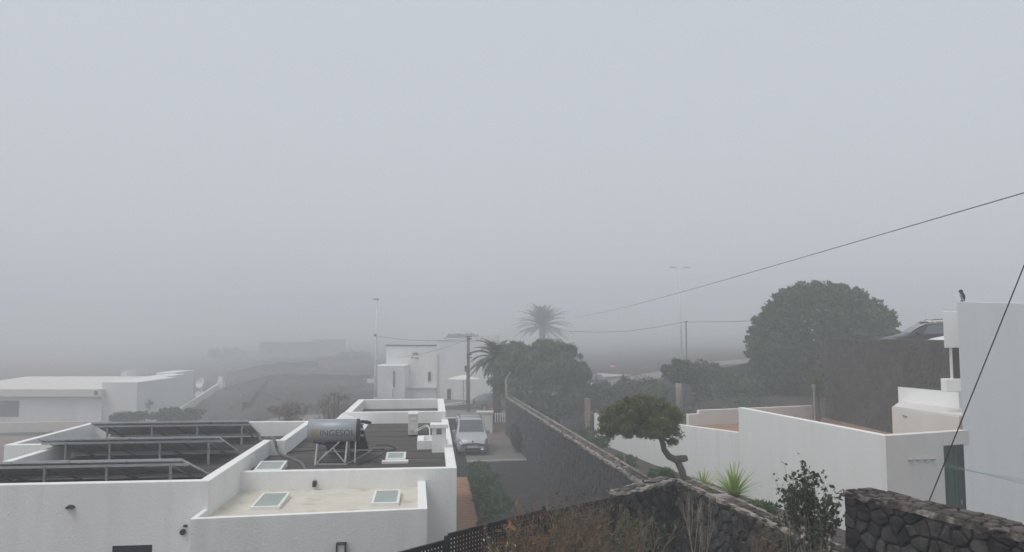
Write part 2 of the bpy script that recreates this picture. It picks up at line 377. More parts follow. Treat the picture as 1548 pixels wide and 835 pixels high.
# ================================================================= WHITE HOUSE WITH FLAT ROOFS
HO = atz(316, 727, 3.5); HA = R(6.1); GZ = -0.5
def HT(p):
    c, s = math.cos(HA), math.sin(HA); return Vector((HO.x + c * p[0] - s * p[1], HO.y + s * p[0] + c * p[1], p[2]))
def on_v(px, py, v):
    """house coordinates (u, z) of a point seen on the facade plane v"""
    r = ray(px, py); c, s = math.cos(HA), math.sin(HA)
    rv = -s * r.x + c * r.y; ov = -s * (0 - HO.x) + c * (0 - HO.y); t = (v - ov) / rv
    P = r * t; return (c * (P.x - HO.x) + s * (P.y - HO.y), CAM_H + P.z)
house = thing('white_house', HT((1, 6, GZ)), 'white plastered flat-roofed house carrying solar panels, its roofs stepped', 'house')
mb = MB(HT); left_deck = parapet_block(mb, [(-4.8, 0), (0, 0), (0, 5.0), (.36, 5.0), (.36, 9.1), (-6.05, 9.3), (-6.05, 4.9), (-4.8, 4.9)], [.17, .19, .16, .17, .17, .17, .17, .17], GZ, 3.5, 3.08)
mb.build('wall', 'plaster', house, bevel=.012)
MB(HT).add([(*p, 3.08) for p in left_deck], [tuple(range(8))]).build('roof_deck', 'roof_felt', house)
mb = MB(HT); right_deck = parapet_block(mb, [(-.17, 2.17), (4.46, 2.17), (4.46, 11.3), (1.06, 11.3), (1.06, 9.0), (.2, 9.0), (.2, 5.15), (-.17, 5.15)], [.16, .22, .04, .1, .05, .05, .05, .05], GZ, 3.26, 3.14)
mb.build('wall', 'plaster', house, bevel=.012)
MB(HT).add([(*p, 3.14) for p in right_deck], [tuple(range(8))]).build('roof_deck', 'roof_felt', house)
mb = MB(HT); box_deck = parapet_block(mb, [(1.04, 11.2), (4.38, 11.2), (4.38, 16.1), (1.04, 16.1)], [.2, .24, .2, .24], GZ, 3.52, 3.16)
mb.build('wall', 'plaster', house, bevel=.012)
MB(HT).add([(*p, 3.16) for p in box_deck], [(0, 1, 2, 3)]).build('roof_deck', 'roof_felt', house)
MB(HT).add([(1.0, 7.8, 3.0), (1.85, 7.8, 3.0), (1.85, 11.25, 3.0), (1.0, 11.25, 3.0), (1.0, 7.8, 3.5), (1.06, 7.8, 3.5), (1.06, 11.25, 3.5), (1.0, 11.25, 3.5), (1.85, 7.8, 3.145), (1.85, 11.25, 3.145)],
           [(0, 1, 8, 5, 4), (5, 8, 9, 6), (4, 5, 6, 7), (3, 7, 6, 9, 2), (0, 4, 7, 3), (1, 2, 9, 8)]).build('sloped_kerb', 'plaster', house)
mb = MB(HT); ax_deck = parapet_block(mb, [(-.1, -.67), (3.86, -.34), (3.80, 2.3), (-.08, 2.3)], [.11, .17, .05, .09], GZ, 3.0, 2.875)
mb.build('wall', 'plaster', house, bevel=.01)
MB(HT).add([(*p, 2.875) for p in ax_deck], [(0, 1, 2, 3)]).build('annex_roof', 'cream_roof', house)
# seams of the roofing felt
for v in np.arange(3.2, 11.0, .98):
    MB(HT).box(max(right_deck[0][0], .0) + (.03 if v < 5 else .4 if v < 7.7 else 1.9), 4.22, v, v + .07, 3.138, 3.1475 + .001 * math.sin(v * 7)).build('roof_seam', 'roof_felt', house)
for v in np.arange(.6, 9.0, .98):
    MB(HT).box(-4.6, -.21, v, v + .07, 3.078, 3.0875).build('roof_seam', 'roof_felt', house)
# skylights
def skylight(u0, u1, v0, v1, z, tilt, fw=.06, h=.10):
    """curb frame with a pane, the far side lifted by tilt"""
    def zz(v): return z + h + tilt * (v - v0) / (v1 - v0)
    mb = MB(HT)
    for a, b, c, d in ((u0, u1, v0, v0 + fw), (u0, u1, v1 - fw, v1), (u0, u0 + fw, v0 + fw, v1 - fw), (u1 - fw, u1, v0 + fw, v1 - fw)):
        mb.prism([(a, c), (b, c), (b, d), (a, d)], z - .02, [zz(c), zz(c), zz(d), zz(d)])
    o = mb.build('skylight', 'white_frame', house, bevel=.006)
    i0, i1, j0, j1 = u0 + fw, u1 - fw, v0 + fw, v1 - fw
    MB(HT).prism([(i0, j0), (i1, j0), (i1, j1), (i0, j1)], [zz(j0) - .05, zz(j0) - .05, zz(j1) - .05, zz(j1) - .05], [zz(j0) - .015, zz(j0) - .015, zz(j1) - .015, zz(j1) - .015]).build('pane', 'glass_grey', o)
    return o
skylight(.62, 1.15, .42, 1.46, 2.875, .04, .05, .06); skylight(2.80, 3.32, .5, 1.48, 2.875, .04, .05, .06)
for (u0, u1, v0, v1) in ((.16, .74, 2.62, 3.3), (2.86, 3.32, 3.75, 4.25)):
    o = skylight(u0, u1, v0, v1, 3.14, .07, .05, .08)
    MB(HT).box(u0 - .07, u1 + .07, v0 - .22, v0 - .005, 3.12, 3.19).build('flashing', 'white_frame', o)
# chimney and the small walled shaft beside it
mb = MB(HT); mb.box(3.93, 4.28, 5.0, 5.34, 3.1, 3.58)
ch = mb.build('chimney', 'plaster', house, bevel=.01)
for u in (3.93, 4.17):
    for v in (5.0, 5.23): MB(HT).box(u, u + .11, v, v + .11, 3.58, 3.74).build('flue_post', 'plaster', ch)
MB(HT).box(3.99, 4.2, 5.06, 5.28, 3.57, 3.585).build('flue_opening', 'dark_plastic', ch)
MB(HT).box(3.88, 4.33, 4.95, 5.39, 3.74, 3.84).build('chimney_cap', 'plaster', ch, bevel=.012)
mb = MB(HT); sh = parapet_block(mb, [(3.55, 5.55), (4.3, 5.55), (4.3, 6.55), (3.55, 6.55)], [.07, .07, .07, .17], 3.1, 3.36, 3.2)
mb.add([(*p, 3.2) for p in sh], [(0, 1, 2, 3)]); mb.build('roof_shaft', 'plaster', house, bevel=.008)
# fittings on the facades
u, z = on_v(107, 767, 0)
lamp = MB(HT); seg = []
for a in range(13):
    t = math.pi * a / 12; seg.append((u - .075 * math.cos(t), z + .055 * math.sin(t) - .01))
lamp.add([(q[0], 0, q[1]) for q in seg] + [(u + (q[0] - u) * .75, -.09, z + (q[1] - z) * .8) for q in seg], [(i, i + 1, i + 14, i + 13) for i in range(12)] + [tuple(range(13, 26)), (0, 13, 25, 12)])
lamp.build('wall_lamp', 'dark_plastic', house, smooth=False)
u, z = on_v(200, 830, 0); MB(HT).box(u - .33, u + .33, -.004, .03, z - .6, z + .06).build('window', 'black_hole', house)
MB(HT).box(u - .30, u + .30, -.012, -.006, z - .58, z + .03).build('pane', 'glass_dark', house)
u, z = on_v(277, 804, 0); mb = MB(HT); mb.tube([(u, .02, z), (u, -.05, z)], .05, 14); mb.build('camera_housing', 'dark_plastic', house, smooth=False)
u, z = on_v(281, 795, 0); MB(HT).box(u - .03, u + .03, -.05, 0.01, z - .015, z + .02).build('camera_bracket', 'dark_plastic', house)
u, z = on_v(476, 731, 2.17); mb = MB(HT); mb.box(u - .04, u + .04, 2.08, 2.18, z - .06, z + .06); mb.build('junction_box', 'dark_plastic', house, bevel=.01)
u, z = on_v(369, 699, 3.2); MB(HT).box(.0, .03, 3.1, 3.25, 3.28, 3.4).build('junction_box', 'white_frame', house, bevel=.006)
u, z = on_v(516, 828, -.48); mb = MB(HT)
for a, b, c, d in ((-.085, .085, .07, .09), (-.085, .085, -.09, -.07), (-.085, -.062, -.07, .07), (.062, .085, -.07, .07)): mb.box(u + a, u + b, -.56, -.4, z + c, z + d)
mb.build('wall_lamp', 'dark_plastic', house); MB(HT).box(u - .06, u + .06, -.53, -.4, z - .068, z + .068).build('lamp_diffuser', 'white_frame', house)
mb = MB(HT); mb.tube([(2.58, 13.6, 3.16), (2.58, 13.6, 3.25)], .035, 8); mb.build('roof_vent', 'pipe_white', house)

# ------------------------------------------------ solar panel racks (seen from behind)
def solar_row(ur, ul, vtop, vlow, ztop, zlow, posts, label):
    t = thing('solar_panel_rack', HT(((ur + ul) / 2, vtop + .4, 3.08)), label, 'solar panels', 'solar panel racks on the left roof')
    slope = (zlow - ztop) / (vlow - vtop); nP = 4; w = (ur - ul) / nP
    def pt(u, q, off): v = vtop + q * (vlow - vtop); return (u, v, ztop + slope * (v - vtop) + off)
    for k in range(nP):
        a, b = ul + k * w + .008, ul + (k + 1) * w - .008
        mb = MB(HT); vs = []
        for off in (-.012, .0): vs += [pt(a + .02, .012, off), pt(b - .02, .012, off), pt(b - .02, .988, off), pt(a + .02, .988, off)]
        mb.add(vs, [(3, 2, 1, 0), (0, 1, 5, 4), (1, 2, 6, 5), (2, 3, 7, 6), (3, 0, 4, 7)])
        p = mb.build('panel', 'panel_back', t)
        MB(HT).add([pt(a + .02, .012, .004), pt(b - .02, .012, .004), pt(b - .02, .988, .004), pt(a + .02, .988, .004)], [(0, 1, 2, 3)]).build('cells', 'panel_cell', p)
        fr = MB(HT)
        for (u0, q0), (u1, q1) in (((a, 0), (b, 0)), ((a, 1), (b, 1)), ((a + .01, 0), (a + .01, 1)), ((b - .01, 0), (b - .01, 1))):
            fr.bar(pt(u0, q0, -.012), pt(u1, q1, -.012), .024, .042)
        fr.build('frame', 'alu', p)
        MB(HT).box(*(lambda c: (c[0] - .06, c[0] + .06, c[1] - .05, c[1] + .05, c[2] - .03, c[2]))(pt((a + b) / 2, .22, -.012))).build('junction_box', 'dark_plastic', p)
    for q in (.12, .8):
        MB(HT).bar(pt(ul - .02, q, -.06), pt(ur + .04, q, -.06), .04, .05).build('rail', 'alu', t)
    for u in posts:
        v = vtop + .12 * (vlow - vtop); zt = ztop + slope * (v - vtop) - .085
        MB(HT).box(u - .022, u + .022, v - .022, v + .022, 3.08, zt).build('post', 'galv', t)
        MB(HT).bar(pt(u, .1, -.09), pt(u, .95, -.09), .035, .04).build('rafter', 'galv', t)
    return t
solar_row(-.72, -4.72, .80, 2.67, 3.76, 3.14, (-4.3, -3.25, -2.15, -1.0), 'solar panel rack beside the front parapet, its panels tilted away')
solar_row(-.93, -4.86, 3.98, 5.80, 3.75, 3.14, (-4.35, -3.4, -2.3, -1.22), 'middle solar panel rack, between the two others on the roof')
solar_row(-1.05, -5.10, 7.13, 8.75, 3.75, 3.16, (-4.75, -3.6, -2.42, -1.25), 'solar panel rack farthest back, beside the rear parapet')

# ------------------------------------------------ solar water heater
wh = thing('solar_water_heater', HT((1.75, 4.2, 3.14)), 'steel solar water heater with lettered tank on a metal stand', 'water heater')
TC = Vector((1.68, 3.62, 3.90)); TR, TL = .255, 1.06
nt_ = 28; mb = MB(HT); prof = [(-TL / 2 - .035, .02), (-TL / 2 - .03, TR * .75), (-TL / 2, TR), (TL / 2, TR), (TL / 2 + .012, TR * .985)]
vs = [(TC.x + q[0], TC.y + q[1] * math.cos(2 * math.pi * k / nt_), TC.z + q[1] * math.sin(2 * math.pi * k / nt_)) for q in prof for k in range(nt_)]
mb.add(vs, [(i * nt_ + k, i * nt_ + (k + 1) % nt_, (i + 1) * nt_ + (k + 1) % nt_, (i + 1) * nt_ + k) for i in range(len(prof) - 1) for k in range(nt_)])
tank = mb.build('tank', 'tank_steel', wh, smooth=True)
mb = MB(HT); prof = [(TL / 2 + .008, TR * 1.012), (TL / 2 + .06, TR * 1.0), (TL / 2 + .085, TR * .8), (TL / 2 + .09, .02)]
vs = [(TC.x + q[0], TC.y + q[1] * math.cos(2 * math.pi * k / nt_), TC.z + q[1] * math.sin(2 * math.pi * k / nt_)) for q in prof for k in range(nt_)]
mb.add(vs, [(i * nt_ + k, i * nt_ + (k + 1) % nt_, (i + 1) * nt_ + (k + 1) % nt_, (i + 1) * nt_ + k) for i in range(len(prof) - 1) for k in range(nt_)])
mb.build('end_cap', 'dark_plastic', tank, smooth=True)
for k, (dz, dy) in enumerate(((.14, -.04), (.02, -.1), (-.12, -.06))):
    mb = MB(HT); mb.tube([(TC.x + TL / 2 + .06, TC.y + dy, TC.z + dz), (TC.x + TL / 2 + .16, TC.y + dy, TC.z + dz)], .03, 8); mb.build('valve', 'galv', tank)
mb = MB(HT); mb.tube([(TC.x + TL / 2 + .1, TC.y - .04, TC.z + .2), (TC.x + TL / 2 + .24, TC.y, TC.z + .17), (TC.x + TL / 2 + .30, TC.y + .1, TC.z + .15)], [.03, .045, .03], 8); mb.build('relief_valve', 'dark_plastic', tank)
def wrap_text(txt, size, u0, ang0, m, space=1.0):
    cu = bpy.data.curves.new('lettering', 'FONT'); cu.body = txt; cu.size = size; cu.space_character = space; cu.extrude = 0
    to = bpy.data.objects.new('lettering', cu); me = bpy.data.meshes.new_from_object(to); bpy.data.objects.remove(to)
    import bmesh
    bm = bmesh.new(); bm.from_mesh(me); bmesh.ops.triangulate(bm, faces=bm.faces[:])
    bmesh.ops.subdivide_edges(bm, edges=bm.edges[:], cuts=1)
    for v in bm.verts:
        a = ang0 + v.co.y / TR; rr = TR + .004
        v.co = HT((u0 + v.co.x, TC.y - rr * math.cos(a), TC.z + rr * math.sin(a)))
    bm.to_mesh(me); bm.free(); me.name = 'lettering'
    return link_mesh('lettering', me, m, tank)
wrap_text('INGESOL', .19, TC.x - .27, -.36, 'logo_ink', 1.03)
# square sun emblem before the letters
mb = MB(HT)
for (x0, y0, x1, y1) in ((-.46, -.06, -.30, -.02), (-.46, .09, -.30, .13), (-.46, -.02, -.425, .09), (-.335, -.02, -.30, .09), (-.405, .0, -.355, .07)):
    g = 5; vs = []
    for j in range(g + 1):
        a = -.30 + (y0 + (y1 - y0) * j / g) / TR
        for x in (x0, x1): vs.append((TC.x + x, TC.y - (TR + .004) * math.cos(a), TC.z + (TR + .004) * math.sin(a)))
    mb.add(vs, [(2 * j, 2 * j + 1, 2 * j + 3, 2 * j + 2) for j in range(g)])
mb.build('emblem', 'logo_gold', tank)
for u in (TC.x - .33, TC.x + .33):
    mb = MB(HT); mb.bar((u - .03, 3.42, 3.145), (u, 3.52, 3.66), .035); mb.build('leg', 'alu', wh)
    mb = MB(HT); mb.bar((u, 4.0, 3.145), (u, 3.8, 3.7), .032); mb.build('leg', 'alu', wh)
MB(HT).bar((TC.x - .36, 3.42, 3.17), (TC.x + .34, 3.42, 3.17), .035).build('foot_rail', 'alu', wh)
MB(HT).bar((TC.x - .34, 3.40, 3.19), (TC.x + .16, 3.49, 3.66), .028).build('brace', 'alu', wh)
MB(HT).bar((TC.x + .30, 3.40, 3.2), (TC.x + .02, 3.47, 3.52), .028).build('brace', 'alu', wh)
MB(HT).bar((TC.x + .5, 3.6, 3.16), (TC.x + .5, 3.75, 3.9), .028).build('strut', 'alu', wh)
MB(HT).bar((TC.x + .33, 3.42, 3.16), (TC.x + .72, 5.3, 3.16), .03).build('foot_rail', 'galv', wh)
MB(HT).bar((TC.x - .33, 3.42, 3.16), (TC.x - .36, 5.3, 3.16), .03).build('foot_rail', 'galv', wh)
MB(HT).bar((TC.x - .36, 5.3, 3.16), (TC.x + .72, 5.3, 3.16), .03).build('foot_rail', 'galv', wh)
c = MB(HT); c.add([(TC.x - .38, 3.75, 4.0), (TC.x + .62, 3.75, 4.0), (TC.x + .66, 5.35, 3.2), (TC.x - .36, 5.35, 3.2), (TC.x - .38, 3.79, 4.08), (TC.x + .62, 3.79, 4.08), (TC.x + .66, 5.39, 3.28), (TC.x - .36, 5.39, 3.28)],
                  [(3, 2, 1, 0), (4, 5, 6, 7), (0, 1, 5, 4), (1, 2, 6, 5), (2, 3, 7, 6), (3, 0, 4, 7)])
c.build('collector', 'dark_plastic', wh, bevel=.008)
MB(HT).tube([(TC.x - .42, 3.5, 3.66), (TC.x - .1, 3.55, 3.58), (TC.x + .25, 3.7, 3.50), (TC.x + .3, 4.3, 3.45)], .025, 8).build('pipe', 'dark_plastic', wh, smooth=True)
# hoses lying on the roof
def curve_pts(pts, n=8):
    P = [Vector(p) for p in pts]; res = []
    for i in range(len(P) - 1):
        p0, p1, p2, p3 = P[max(i - 1, 0)], P[i], P[i + 1], P[min(i + 2, len(P) - 1)]
        for k in range(n):
            t = k / n; res.append(.5 * ((2 * p1) + (p2 - p0) * t + (2 * p0 - 5 * p1 + 4 * p2 - p3) * t * t + (3 * p1 - p0 - 3 * p2 + p3) * t ** 3))
    return res + [P[-1]]
o = MB(HT).tube(curve_pts([(-1.0, 8.2, 3.2), (-.5, 6.4, 3.3), (-.1, 5.25, 3.53), (.1, 4.95, 3.53), (.25, 4.85, 3.22), (.7, 4.2, 3.165), (1.0, 3.6, 3.165), (1.25, 2.75, 3.165), (1.6, 2.5, 3.165)]), .032, 7).build('roof_hose', 'hose', None, True)
tag(o, 'grey corrugated hose crossing the parapet toward the water heater', 'hose')
for pts, lab in (([(.3, 5.2, 3.16), (1.0, 5.6, 3.16), (1.7, 5.5, 3.16), (2.4, 5.2, 3.16), (3.0, 5.5, 3.16), (2.8, 6.2, 3.16), (2.45, 6.3, 3.16)], 'thin black cable looping behind the water heater'),
                 ([(2.25, 3.3, 3.16), (2.5, 4.0, 3.155), (2.75, 5.0, 3.155), (2.7, 5.6, 3.155), (2.45, 5.5, 3.155)], 'thin black cable at the foot of the collector')):
    tag(MB(HT).tube(curve_pts(pts), .012, 5).build('roof_cable', 'cable', None, True), lab, 'cable')
# air conditioner
ac = thing('air_conditioner', HT((3.38, 8.3, 3.14)), 'beige outdoor air conditioner unit standing on the dark roof', 'air conditioner')
MB(HT).box(3.24, 3.52, 8.0, 8.75, 3.18, 3.74).build('casing', 'ac_beige', ac, bevel=.015)
MB(HT).box(3.23, 3.53, 7.99, 8.76, 3.742, 3.80).build('lid', 'white_frame', ac, bevel=.012)
MB(HT).box(3.33, 3.45, 7.985, 7.999, 3.62, 3.65).build('handle', 'white_frame', ac); MB(HT).box(3.30, 3.40, 7.97, 7.999, 3.3, 3.4).build('valve_cover', 'ac_beige', ac)
for v in (8.05, 8.62): MB(HT).box(3.25, 3.51, v, v + .08, 3.14, 3.18).build('foot', 'dark_plastic', ac)
for k in range(2):
    MB(HT).tube(curve_pts([(3.42, 7.97, 3.26 + .05 * k), (3.62, 7.7, 3.38 + .05 * k), (3.78, 7.3, 3.5 + .04 * k), (3.86, 6.8, 3.5), (3.87, 6.5, 3.34)]), .014, 6).build('pipe', 'pipe_white', ac, True)

# ------------------------------------------------ planks along the house side
deck = thing('wood_walkway', HT((5.05, 12, GZ)), 'narrow orange wooden plank walkway along the white house side', 'walkway')
v = 3.0; k = 0
plank_me = None
while v < 20.5:
    mb = MB(HT).box(4.47, 5.55 + .02 * math.sin(k * 2.1), v, v + .122, GZ + .02, GZ + .09 + .006 * math.sin(k * 3.3))
    mb.build('plank', 'wood_deck', deck); v += .145; k += 1

# ================================================================= DRIVEWAY AND STONE WALLS
def on_plane(px, py, A, B):
    """point seen on the vertical plane through A and B"""
    d = Vector((B[0] - A[0], B[1] - A[1])); nn = Vector((-d.y, d.x)); r = ray(px, py)
    t = (nn.x * A[0] + nn.y * A[1]) / (nn.x * r.x + nn.y * r.y); return Vector((r.x * t, r.y * t, CAM_H + r.z * t))
def sheet_flat(name, pts, m, label):
    o = MB().add(pts, [tuple(range(len(pts)))]).build(name, m); tag(o, label, kind='structure'); return o
sheet_flat('driveway', [tuple(HT((5.5, 2, GZ + .012))), tuple(HT((13, 2, GZ + .012))), tuple(HT((9.2, 30, GZ + .012))), tuple(HT((5.0, 30, GZ + .012)))], 'black_gravel', 'black volcanic gravel driveway beside the white house')
padA, padB = atz(715, 699, GZ), atz(796, 696, GZ)
pd = Vector((-.115, .993, 0))
pad = MB().prism([(padA.x - .3, padA.y), (padB.x, padB.y), (padB.x - .9, padB.y + 11), (padA.x - 1.6, padA.y + 11)], GZ - .1, GZ + .06).build('concrete_pad', 'concrete'); tag(pad, 'worn concrete parking pad under the silver car', kind='structure')
kb = MB().prism([(padA.x - .3, padA.y - .16), (padB.x, padB.y - .16), (padB.x, padB.y - .004), (padA.x - .3, padA.y - .004)], GZ - .05, GZ + .075).build('kerb', 'kerb'); tag(kb, 'pale kerb closing the concrete pad', kind='structure')
WA, WB = atz(797, 696, GZ), atz(825, 729, GZ)
wfar, wnear = on_plane(765, 600, WA, WB), on_plane(972, 731, WA, WB)
wd = (Vector((wnear.x, wnear.y)) - Vector((wfar.x, wfar.y))); wlen = wd.length; wd.normalize(); wn = Vector((wd.y, -wd.x))     # wn points to the garden side
if wn.x < 0: wn = -wn
WT = .42
dw = thing('stone_wall', ((wfar.x + wnear.x) / 2, (wfar.y + wnear.y) / 2, GZ), 'long dark lava stone wall with pale mortar top along the driveway', 'stone wall')
def wp(s, o, z): q = Vector((wfar.x, wfar.y)) + wd * s + wn * o; return (q.x, q.y, z)
def wtop(s): return wfar.z + (wnear.z - wfar.z) * s / wlen
mb = MB(); N = 60
vs = []; fs = []
rg = random.Random(3)
for i in range(N + 1):
    s = wlen * i / N; zt = wtop(s) - .06
    vs += [wp(s, 0, GZ - .1), wp(s, 0, zt), wp(s, WT, zt), wp(s, WT, GZ - .1)]
for i in range(N):
    a = 4 * i; fs += [(a, a + 4, a + 5, a + 1), (a + 1, a + 5, a + 6, a + 2), (a + 2, a + 6, a + 7, a + 3)]
fs += [(0, 1, 2, 3), (4 * N + 3, 4 * N + 2, 4 * N + 1, 4 * N)]
mb.add(vs, fs); mb.build('wall_core', 'lava_wall', dw)
mb = MB(); rg = random.Random(5)       # rough face stones, too fine to pick apart
for poly in cells(wlen, 3.0, .34, .4, .8, 11):
    ms = sum(p[0] for p in poly) / len(poly); mz = GZ + sum(p[1] for p in poly) / len(poly)
    if mz > wtop(ms) - .12: continue
    stone_mesh(mb, poly, lambda x, y, h: wp(x, -h, GZ + y), .012, .035, rg)
tag(mb.build('face_stones', 'lava_wall', dw), kind='stuff')
mb = MB(); vs = []; fs = []
for i in range(N * 2 + 1):
    s = wlen * i / (2 * N); zt = wtop(s); j = rg.uniform(-.03, .03)
    vs += [wp(s, -.05 + rg.uniform(-.035, .035), zt - .07), wp(s, -.04 + rg.uniform(-.03, .03), zt - .005 + rg.uniform(-.015, .015)), wp(s, WT + .04 + rg.uniform(-.03, .03), zt - .005 + rg.uniform(-.015, .015)), wp(s, WT + .05, zt - .07)]
for i in range(2 * N):
    a = 4 * i; fs += [(a, a + 4, a + 5, a + 1), (a + 1, a + 5, a + 6, a + 2), (a + 2, a + 6, a + 7, a + 3)]
mb.add(vs, fs); mb.build('mortar_cap', 'mortar', dw)
rg = random.Random(6); k = 0
def cap_stones(parent, length, width, frame, size, seed, gap, depth=.022, margin=.03):
    rg = random.Random(seed)
    for poly in cells(length, width - 2 * margin, size, .4, .8, seed):
        if rg.random() < .12: continue
        mb = MB(); stone_mesh(mb, [(p[0], p[1] + margin) for p in poly], frame, gap * rg.uniform(.5, 2.0), depth, rg)
        mb.build('cap_stone', 'cap_stone', parent)
cap_stones(dw, wlen, WT, lambda x, y, h: wp(x, y, wtop(x) + h), .2, 21, .022, .014, .075)

# camera-side garden bed and its walls (nearer, stones told apart)
GB = 2.5
def stone_wall(name, label, A, B, ztop_a, ztop_b, z0, thick, side, size, seed, face_sides=(1,), capsize=.2, depth=.05, group=None, cap_gap=.02, cap_margin=.05, mortar='mortar'):
    """wall from A to B; side=+1 puts its thickness to the right of A->B; stones on the face at A-B line"""
    A, B = Vector(A), Vector(B); d = (B - A); L = d.length; d.normalize(); nn = Vector((d.y, -d.x)) * side
    t = thing(name, ((A.x + B.x) / 2, (A.y + B.y) / 2, z0), label, 'stone wall', group)
    def p(s, o, z): q = A + d * s + nn * o; return (q.x, q.y, z)
    def top(s): return ztop_a + (ztop_b - ztop_a) * s / L
    rg = random.Random(seed)
    MB().prism([p(0, .02, 0)[:2], p(L, .02, 0)[:2], p(L, thick - .02, 0)[:2], p(0, thick - .02, 0)[:2]], z0, [top(0) - .07, top(L) - .07, top(L) - .07, top(0) - .07]).build('wall_core', 'black_gravel', t)
    H = max(ztop_a, ztop_b) - z0
    for poly in cells(L, H, size, .42, .8, seed):
        my = max(q[1] for q in poly); ms = sum(q[0] for q in poly) / len(poly); lim = top(ms) - .05 - z0
        if min(q[1] for q in poly) > lim - .03: continue
        poly = [(q[0], min(q[1], lim)) for q in poly]
        mb = MB(); stone_mesh(mb, poly, lambda x, y, h: p(x, -h, z0 + y), .011, depth, rg); mb.build('stone', 'lava_stone', t)
    for endS in (0.0, L):
        for poly in cells(thick, H, size, .42, .8, seed + 5):
            lim = top(endS) - .05 - z0
            if min(q[1] for q in poly) > lim - .03: continue
            poly = [(q[0], min(q[1], lim)) for q in poly]
            mb = MB(); stone_mesh(mb, poly, lambda x, y, h: p(endS + eb_sign(endS, h, L), x, z0 + y), .011, depth * .6, rg); mb.build('stone', 'lava_stone', t)
    # mortar top with ragged edges
    n = max(6, int(L / .09)); vs = []; fs = []
    for i in range(n + 1):
        s = L * i / n; z = top(s)
        vs += [p(s, -.015 + rg.uniform(-.03, .025), z - .055 + rg.uniform(-.015, .015)), p(s, -.01 + rg.uniform(-.03, .03), z - .01 + rg.uniform(-.015, .012)), p(s, thick + .02 + rg.uniform(-.03, .03), z - .01 + rg.uniform(-.015, .012)), p(s, thick + .04, z - .085)]
    for i in range(n):
        a = 4 * i; fs += [(a, a + 4, a + 5, a + 1), (a + 1, a + 5, a + 6, a + 2), (a + 2, a + 6, a + 7, a + 3)]
    fs += [(0, 1, 2, 3), (4 * n + 3, 4 * n + 2, 4 * n + 1, 4 * n)]
    MB().add(vs, fs).build('mortar_cap', mortar, t)
    cap_stones(t, L, thick, lambda x, y, h: p(x, y, top(x) + h), capsize, seed + 9, cap_gap, .012, cap_margin)
    return t
def eb_sign(s, h, L): return h if s > L / 2 else -h
C1 = atd(942, 745, 11.6); C2 = atd(1021, 723, 12.8); C3 = atd(1187, 796, 9.6)
dirr = (Vector((C3.x, C3.y)) - Vector((C2.x, C2.y))).normalized(); C4 = Vector((C3.x, C3.y)) + dirr * 2.2
stone_wall('stone_wall', 'short dark stone wall joining the lattice fence to the corner', (C1.x, C1.y), (C2.x, C2.y), C1.z, C2.z, GB - .6, .27, -1, .2, 31)
stone_wall('stone_wall', 'dark stone garden wall running in front of the yuccas', (C2.x + .02, C2.y - .02), (C4.x, C4.y), C2.z, C3.z - .05, GB - .6, .27, -1, .2, 41)
N1 = atd(1276, 741, 7.5); N2 = atd(1548, 808, 5.85); nd = (Vector((N2.x, N2.y)) - Vector((N1.x, N1.y))); N3 = Vector((N1.x, N1.y)) + nd * 1.7
stone_wall('stone_wall', 'thick black lava stone wall with mottled mortar top below the green door', (N1.x, N1.y), (N3.x, N3.y), N1.z, N1.z + (N2.z - N1.z) * 1.7, GB - .6, .34, -1, .16, 51, capsize=.13, depth=.026, cap_gap=.012, cap_margin=.0, mortar='mortar_dark')
F1, F2, F3 = atd(675, 809, 9.2), atd(822, 772, 10.5), atd(944, 747, 11.62)
Fd = (Vector((F1.x, F1.y)) - Vector((F2.x, F2.y))); F0 = Vector((F1.x, F1.y)) + Fd
gbp = [(F0.x, F0.y), (F1.x, F1.y), (F2.x, F2.y), (C1.x, C1.y), (C2.x, C2.y), (C3.x, C3.y), (C4.x, C4.y), (7.5, 4), (7.5, -2), (-5, -2), (-5, F0.y)]
o = MB().prism(gbp[::-1], GZ - .1, GB).build('garden_bed', 'garden_soil'); tag(o, 'raised bed of dark soil under the dry shrubs', kind='structure')

# lattice fence
def fence():
    t = thing('lattice_fence', (F2.x, F2.y, GB), 'black square lattice fence stepping up to the stone wall', 'fence')
    P = [Vector((F0.x, F0.y)), Vector((F1.x, F1.y)), Vector((F2.x, F2.y)), Vector((F3.x, F3.y))]
    tops = [atd(669, 821, 9.15).z, atd(700, 804.5, 9.4).z, atd(870, 765.5, 10.95).z]
    for i in range(3):
        a, b = P[i], P[i + 1]; d = (b - a); L = d.length; d.normalize(); H = tops[i] - GB; pitch = .0505
        lat = MB(); nx = int(L / pitch)
        def q(s, z): return (a.x + d.x * s, a.y + d.y * s, z)
        for k in range(1, nx): lat.bar(q(k * L / nx, GB + .03), q(k * L / nx, tops[i]), .027, .008)
        for k in range(int(H / pitch)):
            z = tops[i] - .02 - k * pitch; lat.bar(q(.03, z), q(L - .03, z), .010, .027)
        tag(lat.build('lattice_panel', 'black_paint', t), kind='stuff')
        MB().bar(q(.03, tops[i] + .012), q(L - .03, tops[i] + .012), .03, .034).build('top_rail', 'black_paint', t)
        MB().box(b.x - .028, b.x + .028, b.y - .028, b.y + .028, GB, tops[i] + (.07 if i < 2 else .02)).build('post', 'black_paint', t, bevel=.004)
    MB().box(P[0].x - .028, P[0].x + .028, P[0].y - .028, P[0].y + .028, GB, tops[0] + .07).build('post', 'black_paint', t, bevel=.004)
fence()

